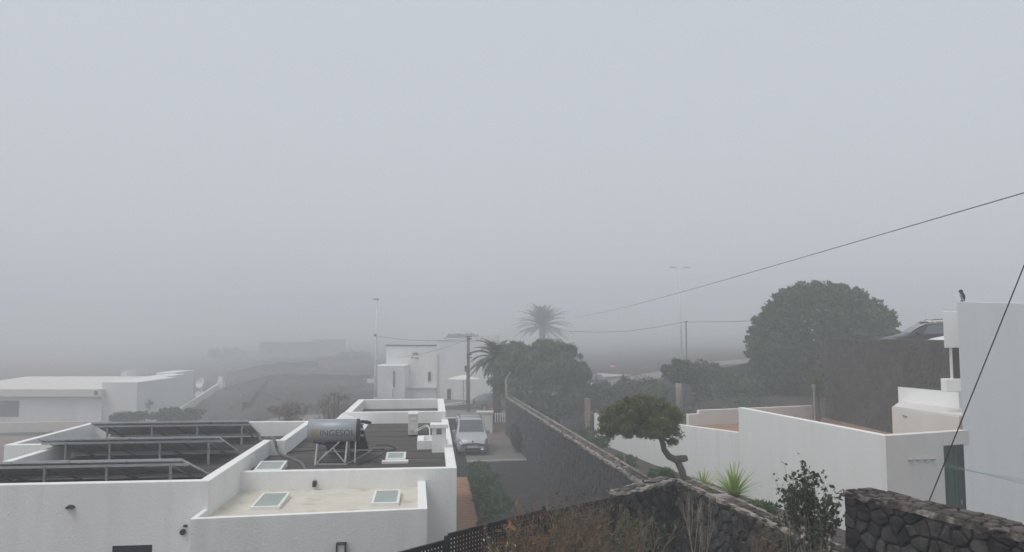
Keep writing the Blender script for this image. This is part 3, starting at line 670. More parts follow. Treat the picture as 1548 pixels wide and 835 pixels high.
# gate end of the driveway
gp = atz(735, 656, GZ)
gpt = thing('gate_pillar', (gp.x, gp.y, GZ), 'cream gate pillar behind the silver car', 'pillar')
MB().box(gp.x - .62, gp.x + .42, gp.y, gp.y + .7, GZ, GZ + 1.32).build('shaft', 'plaster_warm', gpt, bevel=.02); MB().box(gp.x - .68, gp.x + .48, gp.y - .06, gp.y + .76, GZ + 1.322, GZ + 1.45).build('cap', 'plaster_warm', gpt, bevel=.02)
gw = thing('gate', (gp.x + 1.0, gp.y + 1.2, GZ), 'driveway gate of pale vertical bars beside the stone wall', 'gate')
for k in range(7): MB().box(gp.x + .55 + k * .16, gp.x + .62 + k * .16, gp.y + 1.2, gp.y + 1.24, GZ + .6, GZ + 1.25).build('bar', 'white_frame', gw)
MB().box(gp.x + .5, gp.x + 1.65, gp.y + 1.245, gp.y + 1.28, GZ + .05, GZ + .6).build('lower_panel', 'brick', gw); MB().box(gp.x + .5, gp.x + 1.65, gp.y + 1.242, gp.y + 1.275, GZ + 1.14, GZ + 1.2).build('rail', 'white_frame', gw)
lw = MB(); a = on_plane(672, 640, (gp.x, gp.y + .3), (gp.x - 6, gp.y - .6)); lw.prism([(gp.x - .64, gp.y + .2), (gp.x - .64, gp.y + .4), (gp.x - 6, gp.y - .5), (gp.x - 6, gp.y - .7)][::-1], GZ, [GZ + 1.0] * 4)
tag(lw.build('low_wall', 'lava_wall', None), 'low dark wall between the road and the parked silver car', 'wall')
MB().prism([(gp.x - .64, gp.y + .17), (gp.x - .64, gp.y + .43), (gp.x - 6, gp.y - .47), (gp.x - 6, gp.y - .73)][::-1], GZ + 1.002, GZ + 1.07).build('coping', 'plaster_far', bpy.data.objects['low_wall'])
sheet_flat('paving', [(gp.x + .4, gp.y - 3.4, GZ + .072), (gp.x + 2.6, gp.y - 3.4, GZ + .072), (gp.x + 2.2, gp.y + 3, GZ + .072), (gp.x + .3, gp.y + 3, GZ + .072)], 'red_paving', 'reddish paving before the gate')
rr = thing('traffic_barrier', atd(748, 628, 55), 'red and white plastic object by the gate', 'barrier')
q = atd(748, 617, 55)
mb = MB(); mb.add([(q.x - .5, q.y, q.z - .42), (q.x + .5, q.y, q.z - .42), (q.x + .5, q.y + .3, q.z - .42), (q.x - .5, q.y + .3, q.z - .42), (q.x - .3, q.y + .1, q.z + .3), (q.x + .55, q.y + .1, q.z + .3), (q.x + .55, q.y + .2, q.z + .3), (q.x - .3, q.y + .2, q.z + .3)], [(3, 2, 1, 0), (4, 5, 6, 7), (0, 1, 5, 4), (1, 2, 6, 5), (2, 3, 7, 6), (3, 0, 4, 7)])
mb.build('body', 'red_plastic', rr, bevel=.05); MB().box(q.x - .25, q.x + .3, q.y + .02, q.y + .055, q.z - .12, q.z + .02).build('band', 'plate_white', rr)
MB().box(q.x - .12, q.x + .12, q.y + .1, q.y + .3, float(ground_h(q.x, q.y)), q.z - .4).build('stand', 'dark_plastic', rr)

# ================================================================= CARS
def car(name, label, origin, yaw, kind, paint, length, width, group=None, lit=False, scale_z=1.0):
    """x forward along the car, y left, z up; lofted body"""
    c, s = math.cos(yaw), math.sin(yaw)
    def T(p): return Vector((origin[0] + c * p[0] - s * p[1], origin[1] + s * p[0] + c * p[1], origin[2] + p[2] * scale_z))
    t = thing(name, origin, label, 'car', group); W = width / 2; L = length
    if kind == 'van':      # (x from nose, bottom, belt, roof, half width at belt, half width at roof)
        st = [(0, .32, .62, .66, .70, .55), (.06, .24, .72, .76, .84, .70), (.25, .2, .86, .90, .95, .80), (.6, .2, .95, 1.0, .99, .86), (.95, .2, 1.02, 1.08, 1, .88), (1.30, .2, 1.06, 1.42, 1, .82), (1.72, .2, 1.08, 1.74, 1, .78), (2.1, .2, 1.08, 1.80, 1, .79), (3.2, .2, 1.08, 1.81, 1, .79), (3.85, .22, 1.08, 1.76, .98, .77), (4.0, .3, 1.05, 1.66, .94, .74)]
    else:
        st = [(0, .34, .55, .60, .70, .55), (.07, .24, .64, .68, .86, .72), (.35, .18, .74, .79, .95, .82), (.9, .18, .84, .90, .99, .86), (1.15, .18, .88, .96, 1, .86), (1.6, .18, .91, 1.26, 1, .74), (1.95, .18, .92, 1.42, 1, .70), (2.5, .18, .93, 1.46, 1, .70), (3.1, .18, .94, 1.43, 1, .69), (3.65, .2, .96, 1.22, .98, .68), (3.95, .25, .96, 1.02, .95, .78), (4.1, .34, .88, .92, .86, .72)]
    k = L / st[-1][0]; vs = []; nr = 7; xs_ = []
    for (x, zb, zl, zr, wl, wr) in st:
        sec = [(wl * .93, zb), (wl, zb + .18), (wl, zl - .03), (wl * .985 if zr - zl > .15 else wl * .93, zl + .02), (wr + .03, zr - .05), (wr * .88, zr - .005), (0, zr + .015)]
        for y, z in sec: vs.append((L / 2 - x * k, y * W, z))
        for y, z in sec[-2::-1]: vs.append((L / 2 - x * k, -y * W, z))
    m_ = 2 * nr - 1; fs = []
    for i in range(len(st) - 1):
        for j in range(m_ - 1): fs.append((i * m_ + j, i * m_ + j + 1, (i + 1) * m_ + j + 1, (i + 1) * m_ + j))
        fs.append((i * m_ + m_ - 1, i * m_, (i + 1) * m_, (i + 1) * m_ + m_ - 1))
    fs += [tuple(range(m_)), tuple(range((len(st) - 1) * m_, len(st) * m_))[::-1]]
    MB(T).add(vs, fs).build('body', paint, t, smooth=True)
    V = lambda i, j: Vector(vs[i * m_ + j])
    def pane(nm, quad, m_name='car_glass', off=.012, inset=.06):
        cc = sum(quad, Vector()) / len(quad); nrm = (quad[1] - quad[0]).cross(quad[-1] - quad[0]).normalized()
        if nrm.dot(cc - Vector((0, 0, .9))) < 0: nrm = -nrm
        MB(T).add([p.lerp(cc, inset) + nrm * off for p in quad], [tuple(range(len(quad)))]).build(nm, m_name, t)
    ws = 4; rs = 6     # windshield from cowl to roof front
    a, b = V(ws, 5), V(ws, m_ - 6); c_, d_ = V(rs, 5), V(rs, m_ - 6)
    # two-strip windshield following the station between
    mid_l, mid_r = V(5, 5), V(5, m_ - 6); inn = .93
    q = [a, mid_l, c_, d_, mid_r, b]; 
    vv = [Vector((p.x, p.y * 1.06, p.z)) + Vector((.02, 0, .018)) for p in (a, mid_l, c_, d_, mid_r, b)]
    vv[0] = vv[0].lerp(vv[2], .10); vv[5] = vv[5].lerp(vv[3], .10); vv[2] = vv[2].lerp(vv[0], .04); vv[3] = vv[3].lerp(vv[5], .04)
    MB(T).add([tuple(p) for p in vv], [(0, 1, 4, 5), (1, 2, 3, 4)]).build('windscreen', 'car_glass', t)
    for sgn in (1, -1):
        jj = (lambda j: j) if sgn == 1 else (lambda j: m_ - 1 - j)
        segs = ((5, 7), (7, 8), (8, 9))
        for (i0, i1) in segs:
            quad = [V(i0, jj(3)), V(i1, jj(3)), V(i1, jj(4)), V(i0, jj(4))]
            if i0 == 5: quad = [V(5, jj(3)), V(7, jj(3)), V(7, jj(4)), V(6, jj(4))]
            pane('side_window', quad, off=.015, inset=.09)
        nz = Vector((.018, sgn * .012, .012))
        hp = [V(1, jj(1)).lerp(V(1, jj(2)), .72), V(2, jj(1)).lerp(V(2, jj(2)), .72), V(2, jj(2)).lerp(V(3, jj(2)), .45), V(2, jj(4)).lerp(V(3, jj(4)), .25).lerp(V(2, jj(5)), .12), V(1, jj(4)).lerp(V(1, jj(5)), .35)]
        mid = V(2, jj(3)).lerp(V(1, jj(3)), .35); hv = [tuple(p + nz) for p in hp] + [tuple(mid + nz * 1.3)]
        MB(T).add(hv, [(k, (k + 1) % 5, 5) for k in range(5)]).build('headlight', 'lamp_lit' if lit else 'lamp_glass', t)
        mb = MB(T); mb.box(L / 2 - 1.45 * k, L / 2 - 1.3 * k, sgn * W if sgn > 0 else sgn * (W + .18), sgn * (W + .18) if sgn > 0 else sgn * W, 1.02 * (1 if kind == 'van' else .9), 1.2 * (1 if kind == 'van' else .9)); mb.build('mirror', paint, t, bevel=.03)
        for x in (.72 * k, L - .78 * k):
            wb = MB(T); n = 18
            wb.tube([(L / 2 - x, sgn * (W - .2), .31), (L / 2 - x, sgn * (W + .012), .31)], .31, n); wo = wb.build('wheel', 'tyre', t)
            MB(T).tube([(L / 2 - x, sgn * (W + .013), .31), (L / 2 - x, sgn * (W + .022), .31)], .19, 14).build('rim', 'chrome', wo)
        if kind == 'van': MB(T).tube([(L / 2 - 1.95 * k, sgn * W * .70, 1.80), (L / 2 - 2.1 * k, sgn * W * .70, 1.87), (L / 2 - 3.6 * k, sgn * W * .70, 1.87), (L / 2 - 3.75 * k, sgn * W * .70, 1.79)], .022, 6).build('roof_rail', 'dark_plastic', t)
    if kind == 'van':
        MB(T).box(L / 2 - .09 * k, L / 2 + .006, -W * .5, W * .5, .27, .41).build('grille', 'dark_plastic', t)
        MB(T).box(L / 2 - .05, L / 2 + .008, -W * .8, W * .8, .56, .585).build('grille_slot', 'dark_plastic', t)
        MB(T).box(L / 2 - .02, L / 2 + .02, -.26, .26, .43, .53).build('number_plate', 'plate_white', t)
        for y in (-.18, -.1, -.02, .06, .14): MB(T).box(L / 2 + .02, L / 2 + .023, y, y + .05, .455, .505).build('plate_character', 'plate_ink', t)
        MB(T).add([(L / 2 - .055, 0, .83), (L / 2 - .04, .05, .755), (L / 2 - .03, 0, .68), (L / 2 - .04, -.05, .755), (L / 2 - .0, 0, .755)], [(0, 1, 4), (1, 2, 4), (2, 3, 4), (3, 0, 4)]).build('badge', 'dark_plastic', t)
        for x in (2.2, 2.9): MB(T).box(L / 2 - x * k, L / 2 - x * k + .07, -W * .68, W * .68, 1.85, 1.885).build('roof_bar', 'alu', t)
    else:
        MB(T).box(L / 2 - .03, L / 2 + .004, -W * .45, W * .45, .34, .46).build('grille', 'dark_plastic', t)
    return t
cA = atz(714, 689.5, GZ + .06)
car('silver_van', 'silver family van parked on the concrete pad facing the house', (cA.x - .22, cA.y + 2.0, GZ + .06), -math.pi / 2 + R(7), 'van', 'car_silver', 4.0, 1.72)

# ================================================================= RIGHT-HAND WHITE WALLS, TERRACE AND HOUSE
def wall_strip(mb, A, B, thick, z0, za, zb, side=1):
    """upright wall A->B with a top that may slope, its thickness to the right of A->B (side=1)"""
    A, B = Vector(A), Vector(B); d = (B - A).normalized(); nn = Vector((d.y, -d.x)) * side * thick
    poly = [A, B, B + nn, A + nn]; zs = [za, zb, zb, za]
    if side > 0: poly = poly[::-1]; zs = zs[::-1]
    mb.prism([(p.x, p.y) for p in poly], z0, zs); return mb
K0 = Vector((10.09, 20.0)); K0z = atd(1338.5, 659, 20).z
K0 = Vector((atd(1338.5, 659, 20).x, 20.0)); dK = Vector((-.2145, .9767))
KA = (K0.x, K0.y); KB = (K0.x + dK.x, K0.y + dK.y)
s1 = on_plane(1116, 616, KA, KB); s1b = on_plane(1116, 654, KA, KB); s2 = on_plane(898, 625, KA, KB)
gw_ = thing('garden_wall', (K0.x, K0.y, 0), 'long white garden wall stepping down behind the bent tree', 'wall')
nG_ = Vector((dK.y, -dK.x)); _dD = Vector((math.cos(R(20.6)), math.sin(R(20.6)))); _nD = Vector((-_dD.y, _dD.x))
_rhs = _nD * .24 - nG_ * .22; _det = dK.x * (-_dD.y) + _dD.x * dK.y; _a = (_rhs.x * (-_dD.y) + _dD.x * _rhs.y) / _det
mit = K0 + nG_ * .22 + dK * _a          # inner corner where the garden wall and the entrance wall meet
mb = MB(); mb.prism([(K0.x, K0.y), (mit.x, mit.y), (s1.x + nG_.x * .22, s1.y + nG_.y * .22), (s1.x, s1.y)], -.6, [K0z, K0z, s1.z, s1.z]); mb.build('wall_panel', 'plaster', gw_, bevel=.012)
mb = MB(); wall_strip(mb, (s1.x + dK.x * .003, s1.y + dK.y * .003), (s2.x, s2.y), .22, -.8, s1b.z, s2.z); mb.build('wall_panel', 'plaster', gw_, bevel=.012)
# garden strip between the two walls
gs = MB(); nG = 16; vs = []; fs = []
def strip_z(y): return float(np.interp(y, [8, 20, 27.6, 44, 52], [.95, .58, .25, -.2, -.45]))
for i in range(nG + 1):
    y = 9 + i * 2.6
    xl = wfar.x + wd.x / wd.y * (y - wfar.y) + .2 if y > 17 else 3.0
    xr = K0.x + dK.x / dK.y * (y - K0.y) + .1
    for j in range(9): 
        x = xl + (xr - xl) * j / 8; vs.append((x, y, strip_z(y) + .05 * math.sin(x * 2 + y) + .03 * math.sin(x * 5.1)))
for i in range(nG):
    for j in range(8): k = i * 9 + j; fs.append((k, k + 1, k + 10, k + 9))
tag(gs.add(vs, fs).build('garden_strip', 'garden_soil', smooth=True), 'dark soil strip between stone wall and white wall', kind='structure')
# door wall, lintel, green door
a20 = R(20.6); dD = Vector((math.cos(a20), math.sin(a20))); nD = Vector((-dD.y, dD.x))
DA = (K0.x + .003, K0.y); DB = (K0.x + dD.x, K0.y + dD.y)
dl = on_plane(1427, 690, DA, DB); dr = on_plane(1458, 690, DA, DB); le = on_plane(1464, 651, DA, DB); dt = on_plane(1440, 673, DA, DB)
ent = thing('entrance_wall', (K0.x, K0.y, .4), 'white entrance wall holding a dark green door', 'wall')
def Dp(s, o): return (K0.x + dD.x * s + nD.x * o, K0.y + dD.y * s + nD.y * o)
sl = (Vector((dl.x, dl.y)) - K0).length; sr = (Vector((dr.x, dr.y)) - K0).length; se = (Vector((le.x, le.y)) - K0).length
MB().prism([(K0.x, K0.y), Dp(sl, .0), Dp(sl, .24), (mit.x, mit.y)], -.6, K0z).build('wall_panel', 'plaster_warm', ent, bevel=.01)
MB().prism([Dp(sl, .0), Dp(se, .0), Dp(se, .24), Dp(sl, .24)], dt.z, K0z).build('lintel', 'plaster_warm', ent)
door = MB().prism([Dp(sl + .01, .12), Dp(sr + .3, .12), Dp(sr + .3, .17), Dp(sl + .01, .17)], .35, dt.z).build('door', 'green_door', ent)
for k in range(1, 6):
    s = sl + (sr - sl) * k / 6; MB().prism([Dp(s - .012, .108), Dp(s + .012, .108), Dp(s + .012, .12), Dp(s - .012, .12)], .4, dt.z - .02).build('door_batten', 'green_door', door)
q = Dp(sr - .06, .1); MB().tube([(q[0], q[1], 1.35), (q[0], q[1], 1.47)], .014, 6).build('handle', 'galv', door)
# house on the right
rh = thing('white_house', (*Dp(se + 1.5, 1), .3), 'tall white house beside the green door, with a bird on its roof', 'house')
ht = on_plane(1444, 456, Dp(sr, .02), Dp(sr + 1, .02)).z
MB().prism([Dp(sr, .02), Dp(sr + 9, .02), Dp(sr + 9, 6), Dp(sr + 7.5, 4.0)], -.3, ht).build('facade', 'plaster_bright', rh, bevel=.015)
p0 = atd(1425, 471, 22.7); p1 = atd(1446, 526, 22.7)
MB().prism([(p0.x, 22.7), (p0.x + 1.2, 22.9), (p0.x + 1.9, 24.1), (p0.x + .74, 23.9)], p1.z, p0.z).build('roof_box', 'plaster_bright', rh, bevel=.012)
w0 = atd(1437, 526, 22.8); w1 = atd(1448, 573, 22.8)
MB().box(w0.x, w0.x + .045, 22.80, 22.88, w1.z, p1.z).build('window_frame', 'white_frame', rh)
MB().box(w0.x + .046, w0.x + .9, 22.84, 22.86, w1.z, p1.z - .003).build('window_pane', 'glass_dark', rh)
b0 = atd(1430, 573, 22.7); b1 = atd(1448, 590, 22.7)
MB().box(b0.x, b0.x + .9, 22.7, 23.0, b1.z - .05, b0.z).build('window_sill', 'plaster_bright', rh, bevel=.02)
B1, B2 = atd(1348, 615.5, 24.4), atd(1450, 630.5, 21.55); A1, A2 = atd(1357, 583.5, 26.5), atd(1449, 591.5, 24.0)
tz = 2.05
MB().prism([(B2.x, B2.y), (B2.x + 1.6, B2.y + 1.4), (A2.x + .3, A2.y), (A1.x, A1.y - .1), (B1.x, B1.y)], tz - .4, [B2.z, B2.z, B2.z, B1.z, B1.z]).build('lower_terrace', 'plaster_warm', rh, bevel=.012)
MB().prism([(B2.x + .01, B2.y + .05), (B2.x + .13, B2.y + .09), (B1.x + .13, B1.y - .02), (B1.x + .01, B1.y - .05)], B1.z - .1, [B2.z + .035, B2.z + .035, B1.z + .035, B1.z + .035]).build('rim', 'plaster_warm', rh, bevel=.006)
mb = MB(); wall_strip(mb, (A2.x, A2.y), (A1.x, A1.y), .2, tz - .4, A2.z, A1.z, side=1); mb.build('upper_terrace_wall', 'plaster_bright', rh, bevel=.012)
mb = MB(); wall_strip(mb, (A2.x - .012, A2.y), (A1.x - .012, A1.y), .22, A1.z - .02, A2.z + .04, A1.z + .04, side=1); mb.build('dark_coping', 'lava_wall', rh)
q = on_plane(1365, 628, (B1.x, B1.y), (B2.x, B2.y)); MB().bar((q.x - .03, q.y - .03, q.z), (q.x + .03, q.y - .2, q.z - .02), .03).build('spout', 'galv', rh)
# terrace floor and its far parapet
Tz = 2.05
L1 = on_plane(1057, 620, KA, KB)
bk1, bk2 = atd(1057, 620.5, 33.2), atd(1228, 613.5, 35.4)
base_r = atz(1246, 632, Tz); base_n = atz(1346, 655, Tz)
tf = MB().add([(*Dp(.3, .25), Tz), (*Dp(4.2, .25), Tz), (base_n.x + .5, base_n.y - 4, Tz), (base_n.x + .6, base_n.y, Tz), (base_r.x + .6, base_r.y + .3, Tz), (bk2.x, bk2.y + .1, Tz), (bk1.x - 1.0, bk1.y, Tz), (s1.x + .1, s1.y, Tz)], [tuple(range(8))]).build('terrace', 'terracotta')
tag(tf, 'brown tiled terrace behind the white wall', kind='structure')
MB().prism([(bk1.x - .9, bk1.y - .1), (s1.x - .4, s1.y - 2), (s1.x + .3, s1.y - 2), (bk1.x + 1, bk1.y - .1)], -.3, Tz - .02) 
tp = thing('terrace_parapet', (bk1.x, bk1.y, 0), 'pale pinkish parapet closing the far side of the terrace', 'wall')
mb = MB(); wall_strip(mb, (bk1.x, bk1.y), (bk2.x, bk2.y), .2, -.4, bk1.z, bk2.z, side=-1); mb.build('wall_panel', 'plaster_warm', tp, bevel=.012)
bs = atd(1041, 626.5, 33.0); mb = MB(); wall_strip(mb, (bs.x, bs.y), (bk1.x - .004, bk1.y - .02), .2, -.4, bs.z, bs.z, side=-1); mb.build('wall_panel', 'plaster_warm', tp, bevel=.012)
# retaining wall with the car park above
RT = 5.12
r1t = atd(1246, 512, base_r.y).z; rA = Vector((base_r.x, base_r.y)); rB = Vector((base_n.x, base_n.y)); rC = Vector((base_n.x + .3, base_n.y - 4.2))
rw = thing('retaining_wall', (rA.x, rA.y, 0), 'tall brown-black stone retaining wall below the parked cars', 'stone wall')
MB().prism([(rA.x + .06, rA.y), (rB.x + .06, rB.y), (rC.x + .06, rC.y), (rC.x + 26, rC.y), (42, 62), (28, 62)], -1, RT).build('wall_core', 'lava_block', rw)
for (a, b) in ((rA, rB), (rB, rC)):
    mb = MB(); wall_strip(mb, (a.x + .06, a.y), (b.x + .06, b.y), .35, RT + .002, r1t, r1t, side=-1); mb.build('parapet', 'lava_block', rw)
mb = MB(); rg = random.Random(9)
for (a, b, sd) in ((rA, rB, 61), (rB, rC, 63)):
    d = (b - a); L = d.length; d.normalize(); nn = Vector((d.y, -d.x))
    if nn.x > 0: nn = -nn
    for poly in cells(L, r1t - 1.8, .27, .42, .8, sd):
        stone_mesh(mb, poly, lambda x, y, h: (a.x + .05 + d.x * x + nn.x * h, a.y + d.y * x + nn.y * h, 1.8 + y), .008, .022, rg)
tag(mb.build('face_stones', 'lava_block', rw), kind='stuff')
sheet_flat('car_park', [(rA.x + .5, rA.y + .2, RT + .01), (rC.x + .5, rC.y, RT + .01), (rC.x + 25, rC.y, RT + .01), (41, 61, RT + .01), (28.2, 61, RT + .01)], 'asphalt', 'grey car park above the retaining wall')
cD = atd(1385, 505, 38.5)
car('dark_car', 'dark hatchback parked above the retaining wall', (atd(1330, 505, 33.6).x + 2.1, 33.6, RT + .012), math.pi - R(10), 'hatch', 'car_dark', 4.3, 1.72)
cW = atd(1428, 505, 36.0)
car('white_car', 'white car parked nearest the tall white house, mostly hidden', (atd(1409, 505, 29.6).x + 2.0, 29.6, RT + .012), math.pi - R(6), 'hatch', 'car_white', 4.0, 1.7)
cC = atd(1430, 505, 44.0)
car('cream_van', 'cream van parked behind the dark hatchback', (cC.x + .4, 46.5, RT + .012), math.pi - R(10), 'van', 'car_cream', 4.2, 1.8)
sg = atd(1397, 489.5, 41.5); t = thing('park_sign', (sg.x, 41.5, RT + .01), 'small dark rectangular sign on a post above the hatchback', 'sign')
MB().box(sg.x - .25, sg.x + .25, 41.5, 41.53, sg.z - .11, sg.z + .12).build('board', 'dark_plastic', t, bevel=.01); MB().box(sg.x - .03, sg.x + .03, 41.532, 41.57, RT + .01, sg.z + .1).build('post', 'galv', t)
# bird on the roof edge
bq = on_plane(1455, 454.5, Dp(sr, .12), Dp(sr + 1, .12)); bx, by, bz = bq.x, bq.y, ht
bird = thing('bird', (bx, by, bz), 'dark bird with pale belly perched on the white roof edge', 'bird')
import bmesh
def blob(name, m, parent, rings, n=10):
    """body of revolution along a path: (centre, radius, squash)"""
    mb = MB(); vs = []; fs = []
    for (c_, r_, sq) in rings:
        for k in range(n):
            a = 2 * math.pi * k / n; vs.append((c_[0] + r_ * math.cos(a), c_[1] + r_ * sq * math.sin(a), c_[2]))
    for i in range(len(rings) - 1):
        fs += [(i * n + k, i * n + (k + 1) % n, (i + 1) * n + (k + 1) % n, (i + 1) * n + k) for k in range(n)]
    fs += [tuple(range(n))[::-1], tuple(range((len(rings) - 1) * n, len(rings) * n))]
    return mb.add(vs, fs).build(name, m, parent, smooth=True)
def o_(dx, dz): return (bx + dx, by, bz + dz)
blob('body', 'bird_dark', bird, [(o_(.055, .02), .012, .8), (o_(.052, .07), .02, .9), (o_(.035, .13), .05, .9), (o_(.015, .19), .062, .9), (o_(-.01, .24), .055, .9), (o_(-.025, .27), .05, .95), (o_(-.035, .30), .058, .95), (o_(-.035, .335), .045, .95), (o_(-.03, .355), .02, .95)])
blob('belly', 'bird_pale', bird, [(o_(-.0, .07), .012, .8), (o_(-.015, .12), .035, .8), (o_(-.03, .19), .045, .8), (o_(-.04, .24), .03, .8)])
MB().add([o_(-.085, .315), (bx - .08, by - .015, bz + .295), (bx - .08, by + .015, bz + .295), o_(-.12, .28)], [(0, 1, 3), (0, 3, 2), (1, 2, 3), (0, 2, 1)]).build('beak', 'bird_dark', bird)
blob('feet', 'bird_dark', bird, [(o_(-.02, -.005), .055, .8), (o_(-.015, .025), .05, .8), (o_(-.01, .05), .02, .8)])
for dy in (-.02, .02): MB().tube([(bx - .02, by + dy, bz + .03), (bx - .025, by + dy, bz + .13)], .007, 5).build('leg', 'bird_dark', bird)
# green clothes lines
cl = thing('clothes_line', (*Dp(1.2, -.02), .5), 'green clothes line cords strung along the entrance wall', 'clothes line')
for k, (pxs, pys, pye) in enumerate(((1376, 695.5, 721), (1387, 695, 725), (1398, 694.5, 729), (1409, 694, 733))):
    a = on_plane(pxs, pys, DA, DB); e = atd(1600, pye + 12, 15.5)
    MB().tube([(a.x, a.y - .05, a.z), a.lerp(e, .5) - Vector((0, 0, .03)), tuple(e)], .003, 5).build('cord', 'green_cord', cl)
    MB().box(a.x - .075, a.x + .075, a.y - .06, a.y + .02, a.z - .012, a.z + .012).build('hook', 'galv', cl)
pe = atd(1602, 720, 15.5)
MB().box(pe.x - .05, pe.x + .05, pe.y, pe.y + .08, .3, atd(1602, 725, 15.5).z + .1).build('line_post', 'galv', cl)

# ================================================================= CABLES AND POLES
def cable(name, pts, r, label, m='cable'):
    tag(MB().tube(pts, r, 5).build(name, m), label, 'cable')
a, b = atd(1402, 764, 9.2), atd(1560, 372, 8.6)
cable('guy_cable', [a - (b - a) * .25, a, b, b + (b - a) * .6], .0075, 'taut black cable slanting across the white house front')
a, b = atd(858, 482.5, 115), atd(1600, 276.5, 15)
P = [a.lerp(b, k / 24) - Vector((0, 0, .35 * math.sin(math.pi * k / 24))) for k in range(25)]
cable('overhead_cable', P, .012, 'long overhead cable sweeping from the palm to the upper right')
pc = atd(1037, 487, 78)
P = [atd(860, 501, 85), atd(900, 502.5, 83), atd(945, 501.5, 82), atd(985, 496, 80), pc]; cable('overhead_cable', P, .022, 'sagging thin cable left of the street lamp')
P = [pc, atd(1070, 487, 72), atd(1110, 486.5, 66), atd(1160, 484, 58)]; cable('overhead_cable', P, .02, 'thin cable from the slim pole toward the domed tree')
def lamp_post(name, px, top, base, d, arms, label, m):
    b = atd(px, base, d); tpt = atd(px, top, d); gz = float(ground_h(b.x, d))
    t = thing(name, (b.x, d, gz), label, 'street lamp', 'street lamps along the road')
    hh = tpt.z - gz
    MB().tube([(b.x, d, gz), (b.x, d, gz + .45 * hh), (b.x, d, tpt.z)], [.13 if m == 'pole_grey' else .17, .10, .05], 10).build('pole', m, t, smooth=True)
    MB().tube([(b.x, d, gz), (b.x, d, gz + .5)], .2, 10).build('base', m, t)
    for s in arms:
        MB().tube([(b.x, d, tpt.z - .05), (b.x + s * .5, d, tpt.z + .02), (b.x + s * .75, d, tpt.z + .01)], .035, 6).build('arm', m, t)
        MB().add([(b.x + s * .45, d - .12, tpt.z - .02), (b.x + s * 1.15, d - .12, tpt.z - .02), (b.x + s * 1.15, d + .12, tpt.z - .02), (b.x + s * .45, d + .12, tpt.z - .02), (b.x + s * .5, d - .07, tpt.z + .1), (b.x + s * 1.05, d - .06, tpt.z + .06), (b.x + s * 1.05, d + .06, tpt.z + .06), (b.x + s * .5, d + .07, tpt.z + .1)], [(3, 2, 1, 0), (4, 5, 6, 7), (0, 1, 5, 4), (1, 2, 6, 5), (2, 3, 7, 6), (3, 0, 4, 7)]).build('lamp_head', 'pole_grey', t)
    return t
t = lamp_post('street_lamp', 568, 453, 606, 72, (), 'tall slim street lamp left of the white two-storey house', 'pole_pale')
b = atd(568.5, 453, 72)
MB().box(b.x - .28, b.x + .28, 71.85, 72.15, b.z - .04, b.z + .1).build('lamp_head', 'pole_grey', t, bevel=.03)
MB().tube([(b.x, 71.98, atd(568, 507, 72).z - .1), (b.x, 71.98, atd(568, 507, 72).z + .1)], .13, 8).build('collar', 'dark_plastic', t)
MB().box(b.x - .75, b.x - .08, 71.9, 72.1, atd(568, 576, 72).z - .2, atd(568, 576, 72).z + .2).build('sign_plate', 'pole_pale', t)
lamp_post('street_lamp', 1030, 405, 548, 80, (-1, 1), 'double-headed street lamp rising beyond the roadside bushes', 'pole_pale')
t = thing('utility_pole', (pc.x, 78, float(ground_h(pc.x, 78))), 'slim dark pole beside the double-headed street lamp', 'pole')
MB().tube([(pc.x, 78, float(ground_h(pc.x, 78))), (pc.x, 78, pc.z + .1)], .07, 7).build('shaft', 'pole_wood', t); MB().box(pc.x - .15, pc.x + .15, 77.9, 77.95, pc.z - .02, pc.z + .08).build('insulator', 'dark_plastic', t)
up = atd(708, 509, 64); t = thing('utility_pole', (up.x, 64, -.5), 'dark wooden utility pole in front of the white two-storey house', 'pole')
MB().tube([(up.x, 64, -.5), (up.x, 64, up.z)], [.17, .12], 9).build('shaft', 'pole_wood', t, smooth=True)
for dz in (0, -.18, -1.55, -1.8): MB().box(up.x - .14, up.x + .30, 63.85, 63.92, up.z + dz - .06, up.z + dz + .04).build('bracket', 'dark_plastic', t)
MB().box(up.x - .30, up.x - .1, 63.8, 64.05, up.z - 3.0, up.z - 2.5).build('junction_box', 'dark_plastic', t)
MB().box(up.x - .16, up.x + .16, 63.78, 64.2, up.z - 4.6, up.z - 3.6).build('cable_guard', 'pole_wood', t)
P = [Vector((up.x, 64, up.z - .1)).lerp(atd(569, 508, 72), k / 10) - Vector((0, 0, .35 * math.sin(math.pi * k / 10))) for k in range(11)]
cable('overhead_cable', P, .016, 'faint cable between the wooden pole and the slim street lamp')
P = [Vector((up.x, 64, up.z - .25)).lerp(atd(600, 541, 74), k / 8) - Vector((0, 0, .25 * math.sin(math.pi * k / 8))) for k in range(9)]
cable('overhead_cable', P, .014, 'faint service cable drooping to the two-storey house wall')

# ================================================================= FAR BUILDINGS
def px_block(mb, x0, x1, yt, d0, d1, z0, xs=0.0):
    """upright block whose front spans pixels x0..x1 at distance d0 and whose top is at pixel row yt"""
    a, b = atd(x0, yt, d0), atd(x1, yt, d0); mb.prism([(a.x, d0), (b.x, d0), (b.x + xs, d1), (a.x + xs, d1)], z0, a.z); return a, b
fh = thing('white_house', (-9, 78, -.5), 'white two-storey house in the fog behind the wooden pole', 'house')
mb = MB(); px_block(mb, 584, 660, 523, 76, 86, -.6); mb.build('left_block', 'plaster_far', fh, bevel=.04)
mb = MB(); a, b = px_block(mb, 660.5, 752, 515, 74.5, 86, -.6); mb.build('right_block', 'plaster_far', fh, bevel=.04)
MB().prism([(a.x, 74.45), (b.x, 74.45), (b.x, 86), (a.x, 86)], a.z + .002, [a.z + .05, a.z + .55, a.z + .5, a.z + .1]).build('sloped_parapet', 'plaster_far', fh)
